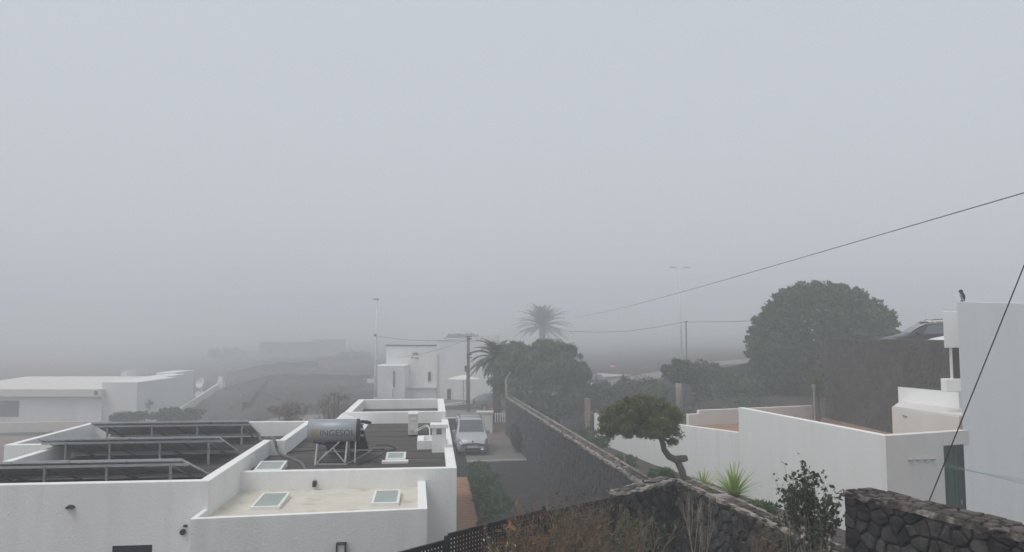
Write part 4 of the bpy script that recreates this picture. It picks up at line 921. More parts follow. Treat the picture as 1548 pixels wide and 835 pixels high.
a, b = atd(584, 523, 76), atd(660, 523, 76); MB().prism([(a.x - .05, 75.93), (b.x, 75.93), (b.x, 76.3), (a.x - .05, 76.3)], a.z + .003, a.z + .12).build('coping', 'block_far', fh)
mb = MB(); px_block(mb, 566, 612, 553, 73, 77, -.6); mb.build('side_wing', 'plaster_far', fh, bevel=.03)
mb = MB(); px_block(mb, 610, 659.5, 588, 74.2, 76.2, -.6); mb.build('porch', 'plaster_far', fh)
a, b = atd(608, 587.5, 74), atd(659, 586, 74); MB().box(a.x, b.x, 73.95, 74.6, a.z + .005, a.z + .14).build('ledge', 'plaster_warm', fh)
def far_panel(nm, x0, x1, y0, y1, d, m, parent, proud=.03):
    a, b = atd(x0, y0, d), atd(x1, y1, d); return MB().box(a.x, b.x, d - proud, d + .02, b.z, a.z).build(nm, m, parent)
def far_window(x0, x1, y0, y1, d, parent):
    o = far_panel('window', x0 - .8, x1 + .8, y0 - .8, y1 + .8, d, 'plaster_warm', parent, .05); far_panel('pane', x0, x1, y0, y1, d, 'glass_dark', o, .06)
far_window(647.5, 651.5, 562.5, 576.5, 75.97, fh)
o = far_panel('door', 676, 681.5, 588, 611, 74.47, 'green_door', fh, .04)
far_panel('vent', 624, 632, 533.5, 536, 75.97, 'block_far', fh); far_panel('vent', 621.5, 625, 540, 541.5, 75.97, 'block_far', fh); far_panel('vent', 627.5, 633, 541, 542.6, 75.97, 'block_far', fh)
far_panel('drainpipe', 594.8, 596.6, 561, 586, 72.97, 'block_far', fh, .08)
mb = MB()
for k in range(7):
    a0 = atd(612 + k * 1.25, 564.5 - 2.6 * math.sin(math.pi * k / 6), 75.9); mb.box(a0.x - .06, a0.x + .06, 75.85, 75.97, a0.z - .06, a0.z + .06)
mb.build('arch_relief', 'plaster_warm', fh)
far_panel('pilaster', 659.0, 661.5, 535, 590, 74.47, 'plaster_warm', fh, .12)
st = thing('outside_stair', (atd(588, 590, 71).x, 71, -.5), 'white outside stair flank beside the street lamp', 'stair')
a, b, c, d = atd(583, 600, 71), atd(592.5, 600, 71), atd(592.5, 588, 71), atd(585, 577, 71)
MB().add([(*p[:2], p[2]) for p in [Vector((a.x, 71, -.5)), Vector((b.x, 71, -.5)), c, d]] + [(p.x, 72.2, p.z) for p in [Vector((a.x, 71, -.5)), Vector((b.x, 71, -.5)), c, d]], [(0, 1, 2, 3), (7, 6, 5, 4), (0, 4, 5, 1), (1, 5, 6, 2), (2, 6, 7, 3), (3, 7, 4, 0)]).build('flank', 'plaster_far', st)
ps = atd(701, 571, 69); t = thing('parasol', (ps.x, 69, -.5), 'wide pale parasol in front of the two-storey house', 'parasol')
n = 10; vs = [(ps.x + 1.55 * math.cos(2 * math.pi * k / n), 69 + 1.5 * math.sin(2 * math.pi * k / n), ps.z - .1) for k in range(n)] + [(ps.x, 69, ps.z + .28), (ps.x, 69, ps.z + .16)]
MB().add(vs, [(k, (k + 1) % n, n) for k in range(n)] + [((k + 1) % n, k, n + 1) for k in range(n)]).build('canopy', 'parasol', t)
MB().tube([(ps.x, 69, -.5), (ps.x, 69, ps.z + .15)], .035, 6).build('pole', 'pole_grey', t)
a, b, = atd(668, 618, 66), atd(757, 601, 72.5)
rwl = thing('road_wall', (a.x, a.y, -.5), 'low white wall along the road below the two-storey house', 'wall')
mb = MB(); wall_strip(mb, (a.x - 3, a.y - .4), (b.x, b.y), .25, -.6, a.z, b.z, side=-1); mb.build('wall_panel', 'plaster_far', rwl, bevel=.03)
bf = b; tag(sheet('forecourt', [(a.x - 4, a.y + .3), (b.x + .5, b.y + .3), (b.x + .5, 77), (a.x - 6, 77)], 'concrete', .02, 'pale forecourt of the two-storey house'), kind='structure')
for (px, py, d, kind, paint, lab, yaw, lit) in ((752, 606, 64.5, 'hatch', 'car_grey', 'grey car parked on the road beyond the gate', R(12), False),
        (893, 580, 66, 'hatch', 'car_dark', 'approaching car with its headlights on, half behind the pepper tree', R(-118), True)):
    c_ = atd(px, py, d); gz = float(ground_h(c_.x, d)) + .03; car('parked_car' if not lit else 'approaching_car', lab, (c_.x, d, gz), yaw, kind, paint, 4.1, 1.72, lit=lit)

# bungalow on the left
bg_ = thing('bungalow', (-42, 80, -3.1), 'long low white bungalow in the fog on the left', 'house')
GBn = -3.2
mb = MB(); px_block(mb, -90, 154, 599, 75.1, 92, GBn); mb.build('front_wall', 'plaster_far', bg_, bevel=.03)
a, b = atd(-95, 599, 75), atd(155, 599, 75); zt = atd(100, 588, 75).z
MB().prism([(a.x, 74.6), (b.x, 74.6), (b.x, 75.05), (a.x, 75.05)], a.z - .05, zt).build('fascia', 'plaster_warm', bg_, bevel=.03)
MB().prism([(a.x, 75.06), (b.x, 75.06), (b.x - 4.2, 95), (a.x - 4, 95)], zt - .6, [zt - .05, zt - .05, zt + .1, zt + .1]).build('flat_roof', 'plaster_warm', bg_)
far_panel('window', -40, 28, 606, 630, 75.09, 'block_far', bg_, .04)
far_panel('lamp', 143, 147, 591, 597, 74.58, 'block_far', bg_, .1)
# stepped right wing running away from us
wing = [(154, 208, 578, 75.5, 84, 0), (206, 238, 571, 84, 91, 0), (236, 264, 563.5, 91, 96, 0)]
for (x0, x1, yt, d0, d1, xs) in wing:
    mb = MB(); px_block(mb, x0, x1, yt, d0, d1 + .5, GBn); mb.build('wing_block', 'plaster_far', bg_, bevel=.03)
for (x0, yt, d) in ((100, 577, 88), (60, 573, 92), (183, 562, 97)):
    mb = MB(); px_block(mb, x0, x0 + (9 if x0 == 183 else 90), yt, d, d + 2.5, zt - 1.0); mb.build('roof_rim', 'plaster_far', bg_)
far_panel('wall_lamp', 218.5, 221, 592, 595.5, 83.97, 'block_far', bg_, .1)
o = far_panel('opening', 249, 252.5, 577, 600, 90.97, 'block_far', bg_, .04); far_panel('opening', 258.5, 261, 572, 592, 90.97, 'block_far', bg_, .04)
a, b = atd(-60, 640, 69), atd(150, 637, 70)
tag(wall_strip(MB(), (a.x, a.y), (b.x, b.y), .3, -3.6, a.z, b.z, side=-1).build('garden_edge_wall', 'plaster_pink'), 'low pinkish wall in front of the bungalow', 'wall')
# receding white wall, dish
a, b = atd(271, 619, 84), atd(331, 580, 118)
yw = thing('yard_wall', (a.x, a.y, -3.1), 'white yard wall receding into the fog past the satellite dish', 'wall')
mb = MB(); wall_strip(mb, (a.x, a.y), (b.x, b.y), .3, -3.8, a.z, b.z, side=-1); mb.build('wall_panel', 'plaster_warm', yw)
a2 = atd(328, 576, 118); b2 = atd(336.5, 576, 118); MB().box(a2.x, b2.x, 118, 119, -4, a2.z).build('end_pier', 'plaster_far', yw); q = atd(333, 571, 118.4)
MB().box(q.x - .3, q.x + .35, 118.2, 118.6, a2.z + .003, q.z + .25).build('finial', 'plaster_far', yw)
dq = atd(305, 579, 104); t = thing('satellite_dish', (dq.x, 104, -3.1), 'large pale satellite dish beside the receding yard wall', 'satellite dish')
n = 14; mb = MB(); vs = []; ax = Vector((-.62, -.6, .5)).normalized(); ax = Vector((-.45, -.85, .3)).normalized(); e1 = ax.orthogonal().normalized(); e2 = ax.cross(e1)
for rr_, hh in ((.05, 0), (.35, .06), (.62, .18), (.82, .32)):
    for k in range(n): vs.append(dq + (e1 * math.cos(2 * math.pi * k / n) + e2 * math.sin(2 * math.pi * k / n)) * rr_ + ax * hh)
mb.add(vs, [(i * n + k, i * n + (k + 1) % n, (i + 1) * n + (k + 1) % n, (i + 1) * n + k) for i in range(3) for k in range(n)]).build('dish', 'pole_pale', t, smooth=True)
MB().tube([dq + ax * .1 - e2 * .75, dq + ax * .95], .03, 5).build('feed_arm', 'pole_grey', t)
MB().tube([(dq.x, 104.05, float(ground_h(dq.x, 104))), (dq.x, 104.05, dq.z)], .1, 8).build('mast', 'pole_pale', t)
MB().box(dq.x - .7, dq.x + .4, 103.6, 104.6, float(ground_h(dq.x, 104)) - .2, dq.z - 1.25).build('plinth', 'plaster_far', t)
# dark buildings and field walls far off
def far_block(x0, x1, yt, d, dep, label, windows=()):
    b0 = atd(x0, yt, d); t = thing('far_building', (b0.x, d, -3), label, 'building')
    mb = MB(); px_block(mb, x0, x1, yt, d, d + dep, -4); mb.build('wall', 'block_far', t, bevel=.1)
    a, b = atd(x0, yt, d), atd(x1, yt, d); MB().box(a.x - .2, b.x + .2, d - .2, d + dep, a.z + .004, a.z + .25).build('roof_slab', 'block_far', t)
    for (wx0, wx1, wy0, wy1) in windows: far_panel('window', wx0, wx1, wy0, wy1, d, 'glass_dark', t, .05)
far_block(392, 470, 519, 235, 16, 'wide dark building silhouette far off in the fog', ((405, 412, 527, 535), (430, 437, 527, 535)))
far_block(472, 508, 515, 245, 14, 'taller dark block at the end of the far dark building')
def field_wall(pts, h, label, m='lava_wall'):
    mb = MB(); rg = random.Random(len(label)); L = []
    for i in range(len(pts) - 1):
        a, b = Vector(pts[i]), Vector(pts[i + 1]); n = max(2, int((b - a).length / 1.2))
        L += [a.lerp(b, k / n) for k in range(n)]
    L.append(Vector(pts[-1])); vs = []
    for i, p in enumerate(L):
        d = (L[min(i + 1, len(L) - 1)] - L[max(i - 1, 0)]).normalized(); nn = Vector((-d.y, d.x)); g = float(ground_h(p.x, p.y)); hh = h * rg.uniform(.85, 1.15)
        vs += [(p.x - nn.x * .4, p.y - nn.y * .4, g - .3), (p.x - nn.x * .3, p.y - nn.y * .3, g + hh), (p.x + nn.x * .3, p.y + nn.y * .3, g + hh * rg.uniform(.9, 1.05)), (p.x + nn.x * .4, p.y + nn.y * .4, g - .3)]
    fs = []
    for i in range(len(L) - 1):
        a = 4 * i; fs += [(a, a + 4, a + 5, a + 1), (a + 1, a + 5, a + 6, a + 2), (a + 2, a + 6, a + 7, a + 3)]
    return tag(mb.add(vs, fs).build('field_wall', m), label, 'wall')
def gxy(px, py, z): p = atz(px, py, z); return (p.x, p.y)
field_wall([gxy(480, 549, -.5), gxy(520, 548, -.5), gxy(563, 548, -.5)], 1.3, 'dark dry-stone field wall left of the slim street lamp')
field_wall([gxy(345, 560, -1), gxy(400, 557, -.5), gxy(480, 555, -.5)], 1.1, 'low dark field wall across the lava field')
sheet('bungalow_yard', [(-44, 82), (-37.6, 82), (-47.3, 118), (-56, 118)], 'brown_soil', .04, 'pale brown yard between the bungalow and its white wall')
# roadside walls on the right
P0, P1, P2 = atd(925, 586, 62), atd(1030, 569, 57), atd(1140, 547, 52)
rs = thing('roadside_wall', (P1.x, P1.y, 1), 'dark stone wall rising along the road behind the bushes', 'stone wall')
for (a, b) in ((P0, P1), (P1, P2)):
    mb = MB(); wall_strip(mb, (a.x, a.y), (b.x, b.y), .5, -.5, a.z, b.z, side=-1); mb.build('wall_panel', 'lava_wall', rs)
e = atd(1180, 540, 50); mb = MB(); wall_strip(mb, (P2.x, P2.y), (e.x, e.y), .5, -.5, P2.z, e.z, side=-1); mb.build('wall_panel', 'lava_wall', rs)
a, b = atd(903, 564.5, 84), atd(1012, 570.5, 80)
tag(wall_strip(MB(), (a.x, a.y), (b.x, b.y), .2, -.5, a.z, b.z, side=-1).build('road_barrier', 'plaster_far'), 'low pale barrier on the far side of the road', 'barrier')
for (px, py, d, lab) in ((926, 554, 95, 'round road sign on a post across the road'), (995, 553, 105, 'dark round road sign farther along the road')):
    q = atd(px, py, d); g = float(ground_h(q.x, d)); t = thing('road_sign', (q.x, d, g), lab, 'sign')
    MB().tube([(q.x, d - .03, q.z), (q.x, d + .03, q.z)], .42, 14).build('disc', 'red_plastic' if px < 950 else 'dark_plastic', t); MB().tube([(q.x, d + .07, g), (q.x, d + .07, q.z)], .04, 6).build('post', 'pole_grey', t)
    if px < 950: MB().box(q.x - .3, q.x + .3, d - .05, d - .032, q.z - .08, q.z + .08).build('bar', 'plate_white', t)
# brick post
q = atd(888, 603, 46.5); g = float(ground_h(q.x, 46.5)); t = thing('brick_post', (q.x, 46.5, g), 'slender brick post standing beyond the stone wall', 'post')
for k in range(12): MB().box(q.x - .17, q.x + .17, 46.33, 46.67, q.z - .115 * (k + 1) + .012, q.z - .115 * k).build('brick', 'brick', t)
MB().box(q.x - .15, q.x + .15, 46.35, 46.65, g, q.z - .02).build('core', 'mortar', t)

# ================================================================= VEGETATION
def canopy(name, label, cat, base, ells, n, per, crad, ll, lw, m, droop=0.0, trunk=None, tm='bark', group=None, shell=.6, kind=None):
    t = thing(name, base, label, cat, group)
    P, o = clumped(ells, n, per, crad, shell)
    quads('crown', leaves(P, ll, lw, droop, o), m, t)
    if trunk:
        mb = MB()
        for pts, rs in trunk: mb.tube(pts, rs, 8)
        mb.build('trunk', tm, t, smooth=True)
    return t
def limbs(base, tips, r, seed):
    rg = random.Random(seed); res = []
    for tip in tips:
        b, tp = Vector(base), Vector(tip); m1 = b.lerp(tp, .4) + Vector((rg.uniform(-.3, .3), rg.uniform(-.3, .3), .3)); res.append(([tuple(b), tuple(m1), tuple(tp)], [r, r * .6, r * .2]))
    return res
# domed tree
d = 50; c = atd(1240, 520, d); g = float(ground_h(c.x, d))
E = [ell(1240, 524, d, 106, 98, 4.8), ell(1240, 520, d - .5, 96, 92, 4.6), ell(1180, 542, d - 1, 48, 52, 3.0), ell(1300, 500, d, 47, 52, 3.2), ell(1185, 572, d - 1, 45, 34, 2.6)]
canopy('domed_tree', 'big dense dome-shaped dark green tree by the retaining wall', 'tree', (c.x, d, g), E, 3200, 34, .30, .24, .13, 'leaf_dome', .15, [([(c.x, d, g - .3), (c.x, d, g + 2), (c.x, d, g + 4.5)], [.45, .35, .2])] + limbs((c.x, d, g + 1.5), [(c.x - 3, d, g + 4.5), (c.x + 2.6, d + 1, g + 5), (c.x, d - 2.2, g + 4.6), (c.x - .8, d + 2, g + 5.5)], .25, 1), shell=.62)
# pepper tree
d = 51; c = atd(812, 590, d); g = float(ground_h(c.x, d))
E = [ell(px, py, d + dd, rx, ry, rd) for (px, py, rx, ry, rd, dd) in ((792, 545, 32, 22, 1.6, 0), (780, 532, 20, 14, 1.0, .5), (848, 550, 34, 24, 1.7, 0), (834, 528, 22, 13, 1.2, .3), (818, 566, 40, 26, 2.0, -.6), (764, 562, 17, 26, 1.1, 0), (868, 572, 24, 26, 1.3, .2), (880, 566, 14, 16, .8, 0), (795, 590, 36, 22, 1.7, -1), (845, 595, 40, 22, 1.8, -1), (752, 585, 10, 20, .7, .2), (808, 610, 34, 12, 1.4, -1.2), (862, 608, 28, 12, 1.2, -1), (815, 522, 12, 8, .7, .2), (858, 532, 14, 9, .8, .2))]
canopy('pepper_tree', 'spreading tree with drooping fine foliage at the end of the driveway wall', 'tree', (c.x, d, g), E, 900, 56, .34, .3, .055, 'leaf_pepper', 1.1,
       [([(c.x, d, g - .3), (c.x + .2, d, g + 1.2), (c.x - .1, d, g + 3)], [.3, .24, .15])] + limbs((c.x, d, g + 1), [atd(790, 545, d), atd(850, 550, d), atd(762, 556, d), atd(870, 590, d)], .16, 2), shell=.45)
q0, q1 = atd(767, 598, 49), atd(765, 574, 49.5)
t = thing('pale_trunk', (q0.x, 49, GZ), 'pale bare trunk rising behind the end of the stone wall', 'trunk'); MB().tube([(q0.x, 49, GZ), (q0.x, 49, q0.z), tuple(q1), (q1.x + .3, 49.6, q1.z + .5)], [.14, .12, .09, .04], 8).build('stem', 'bark_pale', t, smooth=True)
# palms
def palm(label, base, crown, nf, flen, seed, trunk_r, spread=(-.5, 1.35), leaflet=.45, bend=.13):
    rg = random.Random(seed); t = thing('palm_tree', base, label, 'palm')
    C = Vector(crown); b = Vector(base)
    MB().tube([b, b.lerp(C, .5), C - Vector((0, 0, .15)), C + Vector((0, 0, .25))], [trunk_r * 1.25, trunk_r, trunk_r * 1.1, trunk_r * .6], 10).build('trunk', 'bark', t, smooth=True)
    for k in range(nf):
        az = 2.399963 * k + rg.uniform(-.2, .2); el = spread[0] + (spread[1] - spread[0]) * ((k + .5) / nf) ** .9 + rg.uniform(-.12, .12); L = flen * rg.uniform(.85, 1.1) * (1 if el < .9 else .85)
        hd = Vector((math.cos(az), math.sin(az), 0)); pts = []; p = C.copy(); e = el; ns = 9
        for i in range(ns + 1):
            pts.append(p.copy()); p = p + (hd * math.cos(e) + Vector((0, 0, math.sin(e)))) * (L / ns); e -= (bend + .05 * i / ns) * (1.0 if el > 0 else .55)
        Q = []
        for i in range(ns):
            a_, b_ = pts[i], pts[i + 1]; dr = (b_ - a_).normalized(); side = dr.cross(Vector((0, 0, 1))).normalized(); upv = side.cross(dr)
            wv = upv * .025; Q.append([a_ - wv, a_ + wv, b_ + wv * .8, b_ - wv * .8])
            for j in range(5):
                o = a_.lerp(b_, j / 5); s_ = (i + j / 5) / ns; ll = leaflet * (math.sin(math.pi * min(1, .12 + s_ * .95)) * .9 + .12) * rg.uniform(.85, 1.15)
                for sg in (-1, 1):
                    dirl = (side * sg * .8 + dr * .75 + upv * .25 + Vector((0, 0, -.12))).normalized(); wl = dr * .035
                    Q.append([o - wl, o + wl, o + dirl * ll + wl * .1, o + dirl * ll - wl * .1])
        quads('frond', np.array([[tuple(v) for v in q] for q in Q]), 'leaf_palm', t)
    return t
c = atd(820, 494, 122); palm('tall palm rising out of the fog behind the pepper tree', (c.x, 122, float(ground_h(c.x, 122))), c, 84, 5.2, 3, .5, (-.35, 1.5), leaflet=1.1, bend=.075)
c = atd(751, 543, 52.6); palm('young palm with arching fronds left of the pepper tree', (c.x, 52.6, -.5), c, 52, 2.4, 5, .28, (-.55, 1.4), leaflet=.5)
# bent tree
d = 20.0
def bt(px, py, dd=0): return tuple(atd(px, py, d + dd))
g = strip_z(d); bb = atd(1036, 735, d)
trunk = [([(bb.x + .02, d, g - .2), bt(1036, 735), bt(1031, 712), bt(1025, 699), bt(1022, 694)], [.13, .11, .095, .09, .095]),
         ([bt(1039, 692.5), bt(1034, 693.5), bt(1020, 694.5), bt(1011, 690), bt(1004, 680), bt(1001, 668), bt(996, 655), bt(990, 642)], [.07, .095, .095, .088, .08, .072, .06, .045])]
for (px, py, dd) in ((960, 625, .3), (930, 640, -.2), (1012, 640, .3), (985, 615, -.4), (950, 650, .5), (1010, 665, -.2), (968, 655, -.5)):
    trunk.append(([bt(999, 662), bt((999 + px) / 2 + 4, (662 + py) / 2 + 3, dd * .5), bt(px, py, dd)], [.05, .03, .012]))
E = [ell(px, py, d + dd, rx, ry, rd) for (px, py, rx, ry, rd, dd) in ((931, 632, 22, 18, .4, .1), (955, 618, 24, 16, .5, -.1), (985, 615, 26, 15, .5, .15), (1008, 632, 20, 22, .45, 0), (962, 640, 30, 14, .5, .3), (918, 646, 12, 12, .25, -.1), (930, 655, 12, 8, .2, .1), (955, 655, 14, 7, .25, -.25), (1016, 655, 12, 18, .3, .1), (978, 652, 18, 9, .35, -.3), (995, 645, 18, 16, .4, -.35), (940, 640, 22, 14, .4, -.35), (968, 606, 18, 8, .3, .2), (913, 628, 8, 10, .2, 0))]
canopy('bent_tree', 'small tree with a sharply bent trunk and fine olive crown before the white wall', 'tree', (bb.x, d, g), E, 560, 90, .14, .085, .02, 'leaf_bent', .25, trunk, shell=.4)
# hedges, bushes
def bush(name, label, px, py, d, rx, ry, m, n=90, per=60, ll=.14, lw=.07, group=None, crad=.28, sub=3, gz=None, cat='bush', droop=.1, shell=.5):
    rg = random.Random(px * 7 + py); c = atd(px, py, d); g = float(ground_h(c.x, d)) if gz is None else gz; s = d / FPX
    E = [ell(px, py, d, rx, ry)] + [ell(px + rg.uniform(-.6, .6) * rx, py + rg.uniform(-.3, .35) * ry, d + rg.uniform(-.4, .4) * rx * s, rx * rg.uniform(.4, .6), ry * rg.uniform(.5, .85)) for _ in range(sub)]
    low = c.z - ry * s
    tr = [([(c.x, d, g - .1), (c.x + .05, d, max(g + .2, c.z - .2 * ry * s))], [.06, .03])] + limbs((c.x, d, g + .05), [(c.x - rx * s * .5, d, c.z), (c.x + rx * s * .5, d, c.z), (c.x, d + .3, c.z + .3 * ry * s)], .035, px)
    return canopy(name, label, cat, (c.x, d, g), E, n, per, crad, ll, lw, m, droop, tr, group=group, shell=shell)
G1 = 'bushes along the roadside wall'
bush('bush', 'round-topped bush perched above the pale stump', 1030, 562, 48, 28, 17, 'leaf_bush', 110, 55, .2, .11)
for (px, py, d, rx, ry, lab) in ((915, 600, 53, 34, 22, 'green bush beside the brick post below the road'), (968, 592, 52, 40, 20, 'broad bush behind the bent tree crown'), (1082, 580, 50, 42, 26, 'wide green bush between the stump and the domed tree'), (1120, 592, 48, 36, 24, 'dark bush at the foot of the domed tree'), (1000, 600, 50, 30, 16, 'low bush left of the pale stump'), (1062, 566, 51, 20, 16, 'small spiky bush right of the round-topped bush'), (872, 606, 54, 20, 16, 'bush under the right edge of the pepper tree'), (845, 622, 50, 34, 12, 'low scrub under the pepper tree')):
    bush('bush', lab, px, py, d, rx, ry, 'leaf_bush', 80, 60, .2, .1, G1, .42)
q = atd(1026, 580, 44); g = float(ground_h(q.x, 44)); t = thing('tree_stump', (q.x, 44, g), 'pale upright tree stump before the roadside bushes', 'stump')
MB().tube([(q.x, 44, min(g, atd(1026, 616, 44).z)), atd(1027, 600, 44), (q.x, 44, q.z)], [.24, .2, .19], 10).build('stem', 'bark_pale', t, smooth=True)
# clipped shrubs along the house walkway
for k in range(9):
    v = 8.8 + k * 1.45; p = HT((6.15 + .1 * math.sin(k * 2.3), v, GZ)); rgk = random.Random(k)
    hgt = .42 + .12 * rgk.random()
    E = [(p.x, p.y, GZ + hgt * .8, .48, .72, hgt)] + [(p.x + rgk.uniform(-.3, .3), p.y + rgk.uniform(-.5, .5), GZ + hgt * rgk.uniform(.7, 1.2), .3, .35, .3) for _ in range(4)]
    canopy('walkway_shrub', 'low green shrub in the row between the wooden walkway and the gravel', 'shrub', (p.x, p.y, GZ), E, 120, 34, .15, .12, .06, 'leaf_hedge', -.2, [([(p.x, p.y, GZ - .05), (p.x, p.y, GZ + hgt)], [.04, .02])], group='shrubs along the walkway', shell=.5)
p = atz(786, 689, GZ)
E = [(p.x - .15, p.y + 2.2, GZ + .75, .3, 1.5, .6), (p.x - .05, p.y + .8, GZ + .8, .32, .8, .55), (p.x - .2, p.y + 3.6, GZ + .8, .3, .8, .45)]
canopy('wall_shrub', 'dark shrub pressed against the stone wall beside the concrete pad', 'shrub', (p.x, p.y + 2, GZ), E, 160, 50, .16, .1, .05, 'leaf_dark', .2, [([(p.x - .1, p.y + .8, GZ - .05), (p.x - .1, p.y + 1, GZ + .7)], [.04, .02])], group=None, shell=.4)
# bushes behind the solar roof
for (px, py, d, rx, ry, lab) in ((268, 628, 58, 38, 9, 'green hedge bush behind the rear solar rack'), (195, 631, 58, 26, 6, 'low green bush between the bungalow and the solar roof'), (215, 612, 78, 12, 6, 'small bush against the bungalow wing'), (233, 608, 82, 10, 7, 'grey bush by the bungalow columns')):
    bush('bush', lab, px, py, d, rx, ry, 'leaf_bush', 90, 50, .2, .1, None, .35)
def dry_bush(px, py, d, rx, ry, lab):
    c = atd(px, py + ry, d); g = float(ground_h(c.x, d)); t = thing('dry_bush', (c.x, d, g), lab, 'bush'); s = d / FPX; rg = random.Random(px)
    mb = MB(); tipz = atd(px, py - ry, d).z
    for k in range(200):
        a = rg.uniform(0, 2 * math.pi); sp = rg.random() ** .6; tip = Vector((c.x + math.cos(a) * sp * rx * s, d + math.sin(a) * sp * rx * s, g + (tipz - g) * (1 - .55 * sp * sp) * rg.uniform(.65, 1)))
        b = Vector((c.x + math.cos(a) * .1, d + math.sin(a) * .1, g)); mb.tube([b, b.lerp(tip, .5) + Vector((0, 0, .1)), tip], [.03, .018, .006], 3, False)
    mb.build('branches', 'leaf_rust', t)
    P, o = clumped([ell(px, py, d, rx * .9, ry * .8)], 90, 14, .2, .2); quads('leaves', leaves(P, .12, .02), 'leaf_rust', t)
dry_bush(437, 620, 36, 34, 16, 'reddish dry bush behind the water heater roof, the smaller of two')
dry_bush(506, 612, 38, 40, 22, 'tall dry brown bush left of the raised roof box')
for (px, py, d, rx, ry, lab) in ((535, 541, 190, 24, 9, 'dark tree clump on the far field edge'), (345, 536, 240, 34, 10, 'faint tree silhouette far across the lava field'), (700, 514, 150, 26, 8, 'dark tree top behind the two-storey house')):
    bush('far_tree', lab, px, py, d, rx, ry, 'leaf_dark', 90, 40, .5, .3, 'trees far in the fog', .9, cat='tree')
# yuccas and garden plants
def yucca(name, label, px, py, d, rad, n, seed, m='leaf_yucca', wid=.05, group=None):
    rg = random.Random(seed); c = atd(px, py, d); g = strip_z(d); t = thing(name, (c.x, d, g), label, 'yucca', group)
    MB().tube([(c.x, d, g - .1), (c.x, d, c.z)], [.1, .08], 8).build('stem', 'bark', t)
    for k in range(n):
        az = 2.39996 * k; el = 1.45 - 1.75 * (k / n) + rg.uniform(-.15, .15); L = rad * rg.uniform(.8, 1.1)
        h = Vector((math.cos(az), math.sin(az), 0)); sd = Vector((-math.sin(az), math.cos(az), 0)); P = []; p = c.copy(); e = el
        for i in range(5): P.append(p.copy()); p = p + (h * math.cos(e) + Vector((0, 0, math.sin(e)))) * (L / 4); e -= .07
        Q = []
        for i in range(4):
            w0, w1 = wid * (1 - .22 * i) / 2, wid * (1 - .22 * (i + 1)) / 2; Q.append([P[i] - sd * w0, P[i] + sd * w0, P[i + 1] + sd * max(w1, .002), P[i + 1] - sd * max(w1, .002)])
        quads('leaf', np.array([[tuple(v) for v in q] for q in Q]), m, t)
yucca('yucca', 'bright lime green yucca rosette behind the garden wall', 1110, 750, 14.3, .62, 130, 4, wid=.055)
yucca('yucca', 'smaller yellowish yucca nearer the bent trunk', 1062, 742, 15.5, .46, 60, 6)
yucca('yucca', 'spiky plant hanging at the left end of the retaining wall', 1236, 588, 34.5, .95, 60, 8, 'leaf_hedge', .09)
q = atd(1230, 583, 34); t = thing('thin_post', (q.x, 34, 0), 'thin metal post at the end of the terrace parapet', 'post'); MB().tube([(q.x, 34, -.2), (q.x, 34, q.z)], .035, 6).build('shaft', 'galv', t); MB().box(q.x - .08, q.x + .06, 33.95, 34.05, q.z - .12, q.z + .05).build('head', 'galv', t)
for (px, py, d, rx, ry, lab) in ((886, 655, 36, 18, 12, 'leafy green plant at the far end of the white garden wall'), (905, 668, 33, 18, 9, 'small green plant below the white wall end'), (940, 700, 25, 26, 12, 'low grassy plant beside the wooden stake'), (1150, 770, 13, 18, 10, 'tuft of green grass right of the lime yucca'), (1000, 718, 18, 18, 6, 'low weeds under the bent tree')):
    c = atd(px, py, d); bush('garden_plant', lab, px, py, d, rx, ry, 'leaf_hedge', 60, 40, .1, .03, 'plants in the garden strip', .12, gz=strip_z(d) if c.z > strip_z(d) else c.z - .2, cat='plant', droop=-.4)
q = atd(944, 687, 24.5); t = thing('wood_stake', (q.x, 24.5, strip_z(24.5)), 'short pale wooden stake in the garden strip', 'stake'); MB().box(q.x - .03, q.x + .03, 24.47, 24.53, strip_z(24.5) - .1, q.z).build('stake', 'bark_pale', t)
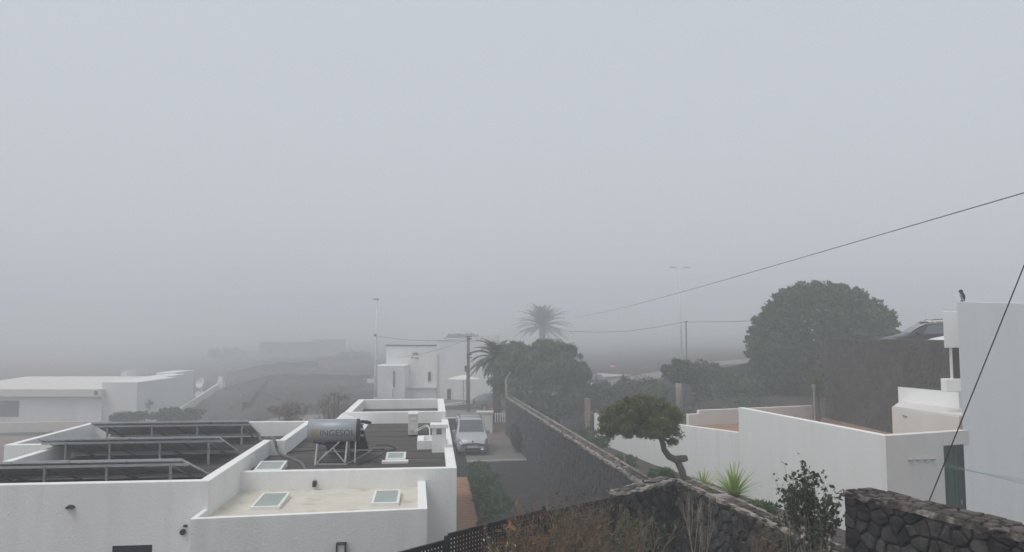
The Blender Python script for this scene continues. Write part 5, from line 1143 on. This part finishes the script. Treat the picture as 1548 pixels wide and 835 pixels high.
# foreground dry shrubs
def shrub(label, px, d, top, spread, nstem, seed, twig, leafm=None, nleaf=0, ll=.05, lw=.025, depth=4, leaf_low=.35, zbase=GB, clump=.05, name='dry_shrub', up=.9, flare=.75, rad=.014):
    rg = random.Random(seed); c = atd(px, top, d); H = c.z - zbase; t = thing(name, (c.x, d, zbase), label, 'shrub'); mb = MB(); tips = []; sp = spread * d / FPX
    def grow(p, dr, L, r, lev):
        pts = [p]; q = p
        for i in range(3):
            dr = (dr + Vector((rg.uniform(-.22, .22), rg.uniform(-.22, .22), rg.uniform(-.05, .12)))).normalized(); q = q + dr * L / 3; pts.append(q)
        mb.tube(pts, [r, r * .85, r * .72, r * .6], 5 if lev < 2 else 3, False); tips.extend(pts[2:])
        if lev < depth:
            for k in range(rg.choice((2, 2, 3)) if lev < depth - 1 else 3):
                nd_ = (dr + Vector((rg.uniform(-flare, flare), rg.uniform(-flare, flare), rg.uniform(-.1, .4)))).normalized(); grow(q if k == 0 or rg.random() < .5 else pts[2], nd_, L * rg.uniform(.6, .85), r * .66, lev + 1)
    for k in range(nstem):
        a = rg.uniform(0, 2 * math.pi); off = rg.random() * .3
        grow(Vector((c.x + math.cos(a) * off * sp, d + math.sin(a) * off * sp, zbase)), Vector((math.cos(a) * sp / H * .7, math.sin(a) * sp / H * .7, up)).normalized(), H * .34, rad + .004 * rg.random(), 0)
    # keep the plant's real height
    zmax = max(v[2] for v in mb.v); k_ = H / (zmax - zbase)
    ws_ = sorted(abs(v[0] - c.x) for v in mb.v)[int(len(mb.v) * .93)]; kx = min(1.0, sp / max(ws_, .01))
    mb.v = [(c.x + (v[0] - c.x) * kx, d + (v[1] - d) * kx, zbase + (v[2] - zbase) * k_) for v in mb.v]; mb.build('branches', twig, t)
    if leafm:
        T_ = [Vector((c.x + (p.x - c.x) * kx, d + (p.y - d) * kx, zbase + (p.z - zbase) * k_)) for p in tips]; T_ = [p for p in T_ if (p.z - zbase) / H > leaf_low] or T_
        C = np.array([tuple(T_[rg.randrange(len(T_))]) for _ in range(nleaf)]) + RNG.normal(size=(nleaf, 3)) * clump
        quads('leaves', leaves(C, ll, lw, .5), leafm, t)
    return t
shrub('dry shrub with wilted orange flower heads behind the lattice fence', 788, 8.6, 756, 62, 9, 1, 'twig', 'leaf_dry', 420, .075, .017, leaf_low=.5, clump=.03)
shrub('tangled brown shrub in front of the lattice fence end', 858, 9.0, 750, 60, 11, 2, 'twig', 'leaf_brown', 900, .045, .018)
shrub('dense brown twiggy shrub left of the wall corner', 914, 9.6, 742, 56, 11, 3, 'twig', 'leaf_brown', 900, .045, .018)
shrub('brownish shrub with green shoots under the wall corner', 964, 9.0, 757, 46, 9, 4, 'twig', 'leaf_hedge', 420, .045, .02)
shrub('bare forked pale-stemmed shrub against the dark garden wall', 1048, 8.9, 740, 26, 3, 5, 'twig_pale', 'leaf_brown', 90, .035, .018, depth=3, flare=.5)
shrub('low brown brush between the bare shrub and leafy shrub', 1155, 8.9, 780, 34, 7, 6, 'twig', 'leaf_brown', 600, .04, .018)
shrub('tall half-bare shrub with dark green leaves beside the stone pier', 1224, 8.3, 690, 40, 9, 11, 'twig_pale', 'leaf_dark', 2100, .05, .03, leaf_low=.45, name='leafy_shrub', clump=.022, flare=.3, rad=.016)
shrub('low tangle of dry twigs at the foot of the stone pier', 1258, 8.0, 806, 22, 4, 8, 'twig', 'leaf_brown', 160, .04, .018)
shrub('sprawling dry shrub with yellow-green shoots before the fence', 745, 8.2, 804, 34, 5, 9, 'twig', 'leaf_yucca', 100, .045, .018)
# low scrub dotted over the lava fields
def scrub(name, label, n, r0, r1, y0, y1, size, m):
    y = y0 + (y1 - y0) * RNG.random(n) ** 1.3; x = y * RNG.uniform(r0, r1, n); z = ground_h(x, y); k = 26
    sz = size * RNG.uniform(.5, 1.5, (n, 1, 1)); off = unit(RNG.normal(size=(n, k, 3))) * RNG.uniform(.2, 1, (n, k, 1)) ** .5 * sz; off[:, :, 2] = np.abs(off[:, :, 2]) * .7
    P = np.stack([x, y, z], -1)[:, None, :] + off
    tag(quads(name, leaves(P.reshape(-1, 3), .2, .09), m), label, kind='stuff')
scrub('field_scrub', 'low scrub dotted over the dark lava field', 420, -.62, -.13, 44, 170, .55, 'leaf_rust')
scrub('bank_scrub', 'low scrub on the dark bank below the road', 260, .10, .36, 37, 58, .32, 'leaf_bush')
field_wall([gxy(340, 577, -1), gxy(420, 573, -.5), gxy(560, 575, -.5)], .7, 'low dark field wall behind the dry bushes')
field_wall([gxy(372, 602, -.5), gxy(400, 577, -.5)], .7, 'short dark field wall leading away over the lava field')
